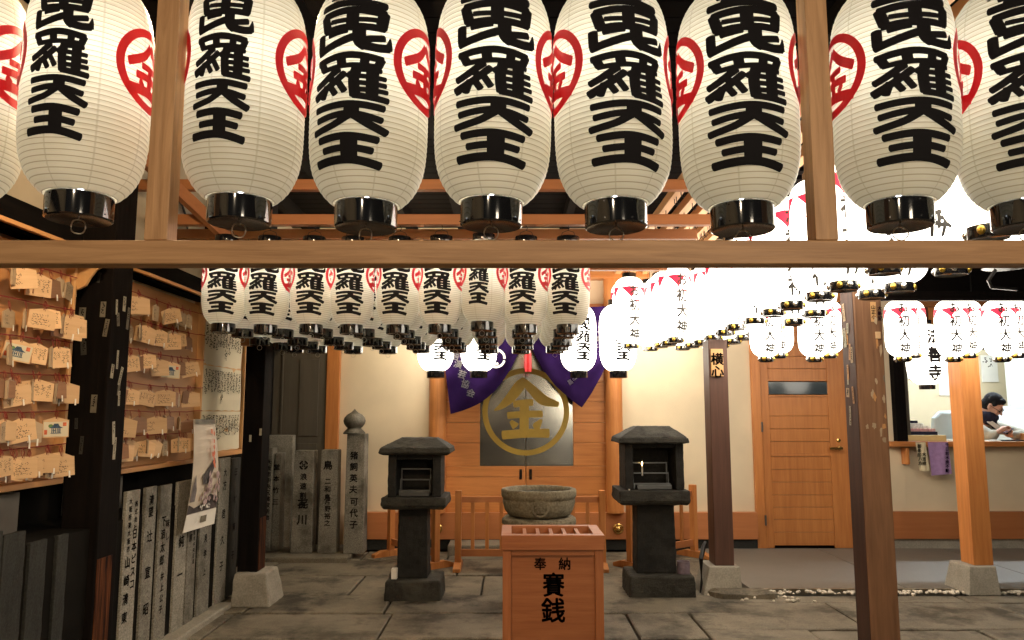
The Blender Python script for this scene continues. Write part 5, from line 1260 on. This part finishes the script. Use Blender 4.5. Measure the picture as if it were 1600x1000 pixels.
# ---------------------------------------------------------------- counter and office things
CZ = AZ(690, FY - .15)
x = AX(1420, 686, FY - .08); x2 = AX(1479, 686, FY - .08); zy = AZ(680, FY - .08)
m = MB(); m.box(x, x2, FY - .08, FY + .16, CZ + .001, zy); solo('card_box', m, M_['yellowbox'], 'flat yellow card box at the left end of the counter', 'box', bevel=.004)
tr = thing('amulet_tray', 'dark tray of pink and white amulets on the yellow box', 'tray', ((x + x2) / 2, FY + .05, zy), world=True)
a0, a1 = AX(1417, 677, FY), AX(1461, 677, FY)
m = MB(); m.box(a0, a1, FY - .05, FY + .16, zy + .001, zy + .035); m.build('tray', M_['navy'], tr, bevel=.003)
for r in range(4):
    for k in range(7 - r):
        xx = a0 + .02 + k * .038; m = MB(); m.box(xx, xx + .033, FY - .03 + r * .04, FY - .01 + r * .04, zy + .0355, zy + .065 + r * .027); m.build('amulet', M_[('pink', 'white', 'white', 'navy')[r]], tr, bevel=.004)
for k, (p0, p1, y0_, y1_, mt, lb) in enumerate(((1480, 1498, FY - .05, FY + .2, 'white', 'loose white papers on the counter between the yellow box and the orange post'), (1536, 1556, FY - .10, FY + .05, 'white', 'white papers on the counter in front of the seated man'))):
    m = MB(); q0, q1 = AX(p0, 690, FY), AX(p1, 690, FY)
    for j in range(3): m.box(q0 + .008 * j, q1 - .01 * (j % 2), y0_ + .01 * j, y1_ - .012 * j, CZ + .001 + .004 * j, CZ + .0045 + .004 * j)
    solo('paper_stack', m, M_[mt], lb, 'papers')
m = MB(); q0, q1 = AX(1556, 690, FY), AX(1594, 690, FY); m.box(q0, q1, FY - .09, FY + .1, CZ + .001, CZ + .012); solo('clip_folder', m, M_['phone'], 'thin black folder lying on the counter below the phone', 'folder', bevel=.002)
m = MB(); q0, q1 = AX(1602, 682, FY + .1), AX(1650, 682, FY + .1); m.box(q0, q1, FY + .12, FY + .3, CZ + .001, CZ + .075); solo('wooden_box', m, M_['rack'], 'small brown wooden box on the counter right of the man', 'box', bevel=.004)
hy = FY - .145
def hang(p, mat, name, label, texts):
    t = thing(name, label, 'notice', (at(*p[0], hy).x, hy, 1), world=True)
    q = [at(a, b, hy) for a, b in p]; n = 8; vs = []
    for j in range(n + 1):
        for i in range(n + 1):
            a = q[0].lerp(q[1], i / n); b = q[3].lerp(q[2], i / n); c = a.lerp(b, j / n); vs.append((c.x, c.y - .006 - .004 * math.sin(i * 1.3 + j * .3) - .010 * j / n, c.z))
    m = MB(); m.add(vs, [(j * (n + 1) + i, j * (n + 1) + i + 1, (j + 1) * (n + 1) + i + 1, (j + 1) * (n + 1) + i) for j in range(n) for i in range(n)]); m.build('sheet', M_[mat], t, smooth='all')
    for tx, px, py, sz in texts:
        c = at(px, py, hy - .026); m = MB(); flat_text(m, tx, c.x, c.z, sz, lambda a, b: (a - (b - c.z) * .06 * -1, hy - .026, b), .03); m.build('sheet_lettering', M_['ink' if mat != 'lilac' else 'purple'], t)
hang([(1430, 691), (1446, 691), (1451, 735), (1435, 736)], 'cream', 'paper_notice', 'cream paper strip with two written columns hung from the counter', [('御朱印', 1436.5, 697, .042), ('八方', 1438, 717, .04), ('大吉祥', 1444, 710, .042)])
hang([(1449, 691), (1481, 691), (1486, 740), (1454, 743)], 'lilac', 'lilac_cloth', 'lilac cloth with a dark lettered edge hung from the counter', [('千日前水掛不動', 1480, 695, .040)])
for p0, p1, y0_, y1_, lb in ((1468, 1494, 552, 618, 'white notice on the office wall left of the orange post'), (1535, 1557, 555, 597, 'white notice high on the office wall above the man'), (1400, 1430, 552, 592, 'white notice behind the round lantern in the window')):
    Yn = 10.39; q0, q1 = at(p0, y1_, Yn), at(p1, y0_, Yn)
    t = thing('wall_notice', lb, 'notice', (q0.x, Yn, q0.z), world=True)
    m = MB(); m.box(q0.x, q1.x, Yn - .006, Yn + .008, q0.z, q1.z); m.build('sheet', M_['white'], t)
    m = MB(); scribble(m, q0.x + .1 * (q1.x - q0.x), q1.x - .05, q0.z + .3 * (q1.z - q0.z), q1.z - .03, 2, lambda a, b: (a, Yn - .0075, b), .012, True, .5, random.Random(p0)); m.build('notice_lettering', M_['faint'], t)
ch = thing('office_chair', 'pale blue padded office chair empty behind the counter, left of the orange post', 'chair', (AX(1484, 670, 8.7), 8.7, 0), world=True)
cx = AX(1487, 670, 8.7)
m = MB(); m.prism([(-.17, -.24), (.17, -.24), (.20, -.05), (.18, .14), (.10, .22), (-.10, .22), (-.18, .14), (-.20, -.05)], 8.72, 8.80, lambda a, b, d: (cx + a, d, 1.16 + b)); m.build('backrest', M_['chairw'], ch, bevel=.03)
m = MB(); m.box(cx - .22, cx + .22, 8.30, 8.72, .60, .68); m.build('seat', M_['chairw'], ch, bevel=.03)
m = MB(); m.lathe([(.03, .12), (.03, .6)], 10, (cx, 8.5, 0)); 
for k in range(5): a = k * 2 * math.pi / 5; m.tube([(cx, 8.5, .12), (cx + .28 * math.cos(a), 8.5 + .28 * math.sin(a), .09)], .02, 6)
m.build('pedestal', M_['metal'], ch)
mc = thing('office_machine', 'pale blue office machine with a tilted tray behind the man', 'machine', (AX(1590, 660, 9.0), 9.0, .06), world=True)
q0, q1 = AX(1576, 660, 9.0), AX(1650, 660, 9.0)
m = MB(); m.box(q0, q1, 8.95, 9.5, .06, AZ(672, 9)); m.build('cabinet', M_['officew'], mc, bevel=.02)
m = MB(); m.prism([(8.97, AZ(671.5, 9)), (9.4, AZ(671.5, 9)), (9.4, AZ(640, 9))], q0 + .02, q1 - .02, lambda a, b, d: (d, a, b)); m.build('tilted_tray', M_['chairw'], mc, bevel=.01)
m = MB(); m = MB(); m.box(q0 + .05, q1 - .1, 9.41, 9.46, AZ(668, 9), AZ(634, 9)); m.build('paper_guide', M_['officew'], mc)
# round dish lamp under the right roof
c = at(1572, 418, 4.4); dl = thing('dish_lamp', 'shallow pale metal dish lamp hanging under the dark right roof, unlit', 'lamp', (c.x, c.y, c.z), world=True)
m = MB(); m.lathe([(.0, c.z + .045), (.03, c.z + .045), (.10, c.z + .02), (.125, c.z), (.118, c.z - .002), (.0, c.z + .03)], 28, (c.x, c.y, 0), caps=False); m.build('dish', M_['metal'], dl, smooth='all')
m = MB(); m.tube([(c.x, c.y, c.z + .04), (c.x, c.y, 3.15)], .008, 6); m.tube([(c.x - .06, c.y, c.z - .01), (c.x - .09, c.y + .03, c.z - .07), (c.x - .03, c.y + .1, c.z - .1), (c.x + .25, c.y + .3, c.z - .08)], .010, 6); m.build('cable', M_['pipe'], dl)

# ---------------------------------------------------------------- seated man
HC = at(1552, 634, 8.33)                        # head centre
mn = thing('person', 'man in grey jacket, navy neck warmer and glasses bent over a phone at the counter', 'person', (HC.x - .15, 8.5, .06), world=True)
fw = Vector((.66, -.75, 0)).normalized(); side = Vector((-fw.y, fw.x, 0))     # facing; side = his left... 
tilt = R_(34)
Fh = Matrix(((fw.x, side.x, 0), (fw.y, side.y, 0), (0, 0, 1))).to_4x4()       # local x = forward, y = left, z = up
HM = Matrix.Translation(HC) @ Fh @ Matrix.Rotation(tilt, 4, 'Y')
def capsule(mb, a, b, r0, r1, M=None):
    a = Vector(a); b = Vector(b); n = 7
    for k in range(n + 1):
        s = k / n; mb.ball(a.lerp(b, s), r0 + (r1 - r0) * s, 10, 7, M)
def blob(mb, name, mat, vox, parent=mn, sm=6):
    o = mb.build(name, mat, parent, recalc=True)
    r = o.modifiers.new('remesh', 'REMESH'); r.mode = 'VOXEL'; r.voxel_size = vox
    s = o.modifiers.new('smooth', 'SMOOTH'); s.factor = .5; s.iterations = sm
    for p in o.data.polygons: p.use_smooth = True
    r.use_smooth_shade = True
    return o
b = MB()
b.ball((-.015, 0, .035), (.098, .076, .092), 18, 12, HM)            # skull
b.ball((.030, 0, -.045), (.064, .058, .075), 16, 12, HM)            # face
b.ball((.052, 0, -.100), (.034, .036, .028), 12, 8, HM)             # chin
b.ball((.082, 0, .012), (.018, .052, .014), 12, 8, HM)              # brow
capsule(b, (.090, 0, .002), (.112, 0, -.040), .009, .014, HM)       # nose
b.ball((.086, 0, -.072), (.014, .026, .007), 10, 6, HM); b.ball((.084, 0, -.084), (.014, .022, .007), 10, 6, HM)   # lips
for s in (-1, 1):
    b.ball((-.005, .078 * s, -.015), (.022, .010, .034), 10, 8, HM); b.ball((.062, .036 * s, -.042), (.024, .022, .020), 10, 8, HM)
neck = HM @ Vector((-.03, 0, -.10)); chest = Vector((HC.x - .18, 8.46, HC.z - .33)); pelvis = Vector((HC.x - .24, 8.62, .60))
capsule(b, neck, neck + Vector((-.04, .04, -.10)), .056, .06); capsule(b, neck + Vector((-.04, .04, -.10)), chest, .08, .12); capsule(b, chest, pelvis, .14, .15)
phone_c = at(1573, 672.5, 8.10)
shR = chest + Vector((-.13, -.14, .15)); shL = chest + Vector((.20, .09, .14))
elR = Vector((HC.x - .18, 8.12, CZ + .045)); elL = Vector((HC.x + .26, 8.22, CZ + .05))
wrR = Vector((phone_c.x - .125, 8.06, CZ + .085)); wrL = Vector((phone_c.x + .045, 8.13, CZ + .055))
for a_, e_, w_ in ((shR, elR, wrR), (shL, elL, wrL)):
    capsule(b, a_, e_, .050, .038); capsule(b, e_, w_, .038, .025)
def hand(mb, wrist, palm, tips, thumb):
    capsule(mb, wrist, palm, .024, .030)
    d = (palm - wrist).normalized()
    for k, (kn, mid, tip) in enumerate(tips):
        capsule(mb, kn, mid, .0105, .0092); capsule(mb, mid, tip, .0092, .0075)
    capsule(mb, thumb[0], thumb[1], .0125, .0105); capsule(mb, thumb[1], thumb[2], .0105, .0085)
P = phone_c
pr = Vector((P.x - .060, 8.055, P.z + .018))
hand(b, wrR, pr, [(pr + Vector((.018, .012 * k - .012, .018 - .004 * k)), pr + Vector((.045, .010 * k - .014, .026 - .006 * k)), pr + Vector((.062 + (.012 if k == 0 else 0), .008 * k - .012, .008 - .008 * k))) for k in range(4)],
     (pr + Vector((.004, -.020, -.006)), pr + Vector((.034, -.028, -.012)), pr + Vector((.052, -.022, -.010))))
plm = Vector((P.x + .020, 8.125, P.z - .040))
hand(b, wrL, plm, [(plm + Vector((-.012 - .012 * k, -.020, .004)), plm + Vector((-.022 - .014 * k, -.048, .010)), plm + Vector((-.020 - .012 * k, -.062, .026 - .003 * k))) for k in range(4)],
     (plm + Vector((.024, -.018, .012)), plm + Vector((.030, -.038, .030)), plm + Vector((.016, -.044, .050))))
for s in (-1, 1):                                                     # thighs and shins under the counter
    hp = pelvis + Vector((.1 * s, -.02, 0)); kn = hp + Vector((.05, -.42, .0)); capsule(b, hp, kn, .085, .06); capsule(b, kn, Vector((kn.x, kn.y - .05, .13)), .058, .04); capsule(b, Vector((kn.x, kn.y - .04, .10)), Vector((kn.x, kn.y - .19, .09)), .04, .03)
blob(b, 'body', M_['skin'], .0062)
# hair: short, close to the skull
hb = MB(); hb.ball((-.022, 0, .048), (.101, .081, .092), 20, 14, HM); hb.ball((-.05, 0, .0), (.075, .078, .085), 16, 12, HM); hb.ball((.040, 0, .085), (.045, .060, .034), 14, 10, HM)
hb.ball((.018, .070, .035), (.028, .012, .030), 10, 8, HM); hb.ball((.018, -.070, .035), (.028, .012, .030), 10, 8, HM)
blob(hb, 'hair', M_['hair'], .006, sm=3)
nw = MB(); n0 = HM @ Vector((-.005, 0, -.118)); 
for k in range(14):
    a = 2 * math.pi * k / 14; nw.ball(n0 + Vector((.080 * math.cos(a), .080 * math.sin(a), -.015 + .022 * math.cos(a) * -.6)), (.036, .036, .046), 10, 8)
nw.ball(n0 + Vector((0, 0, -.05)), (.10, .10, .06), 14, 10); capsule(nw, n0 + fw * .05 + Vector((0, 0, -.05)), n0 + fw * .06 + Vector((0, 0, -.13)), .05, .025)
blob(nw, 'neck_warmer', M_['navy'], .008, sm=3)
jk = MB(); capsule(jk, chest + Vector((.0, 0, .14)), chest + Vector((0, .05, -.05)), .135, .165); capsule(jk, chest, pelvis, .17, .18); capsule(jk, shR, shL, .085, .085)
capsule(jk, shR, elR, .078, .062); capsule(jk, elR, elR.lerp(wrR, .62), .062, .046); capsule(jk, shL, elL, .078, .062); capsule(jk, elL, elL.lerp(wrL, .75), .062, .046)
blob(jk, 'jacket', M_['jacket'], .010, sm=4)
for sgn, c_ in ((-1, 'jacket'), (1, 'jacket')):
    p0 = n0 + side * (.075 * sgn) + fw * .03 + Vector((0, 0, -.06)); p1 = n0 + side * (.018 * sgn) + fw * .125 + Vector((0, 0, -.155))
    m = MB(); slanted(m, p0, p1, .018, .045); m.build('collar', M_['white' if sgn < 0 else 'jacket'], mn, bevel=.006)
m = MB()
for s in (-1, 1):
    ring = [HM @ Vector((.100 - .006 * abs(math.cos(a)), .034 * s + .024 * math.cos(a), -.012 + .015 * math.sin(a))) for a in [2 * math.pi * k / 14 for k in range(14)]]
    m.tube(ring, .0022, 5, close=True); m.tube([HM @ Vector((.094, .057 * s, -.008)), HM @ Vector((.04, .078 * s, -.004)), HM @ Vector((-.01, .086 * s, .0))], .0024, 5)
m.tube([HM @ Vector((.102, -.012, -.008)), HM @ Vector((.106, 0, -.005)), HM @ Vector((.102, .012, -.008))], .002, 5)
m.build('glasses', M_['phone'], mn)
m = MB()
for s in (-1, 1):
    m.ball((.086, .034 * s, -.014), (.008, .013, .005), 10, 6, HM); m.tube([HM @ Vector((.098, (.034 + .018 * q) * s, .012 - .004 * abs(q))) for q in (-1, 0, 1)], .004, 5)
m.build('eyes', M_['hair'], mn)
PM = Matrix.Translation(P) @ Matrix.Rotation(R_(28), 4, 'Z') @ Matrix.Rotation(R_(-24), 4, 'Y') @ Matrix.Rotation(R_(20), 4, 'X')
phn = thing('phone', 'black smartphone held in both hands of the seated man', 'phone', tuple(P), world=True)
m = MB(); m.box(-.07, .07, -.036, .036, -.005, .004, PM); m.build('case', M_['phone'], phn, bevel=.003)
m = MB(); m.box(-.065, .065, -.033, .033, .0045, .0055, PM); m.build('screen', M_['navy'], phn)
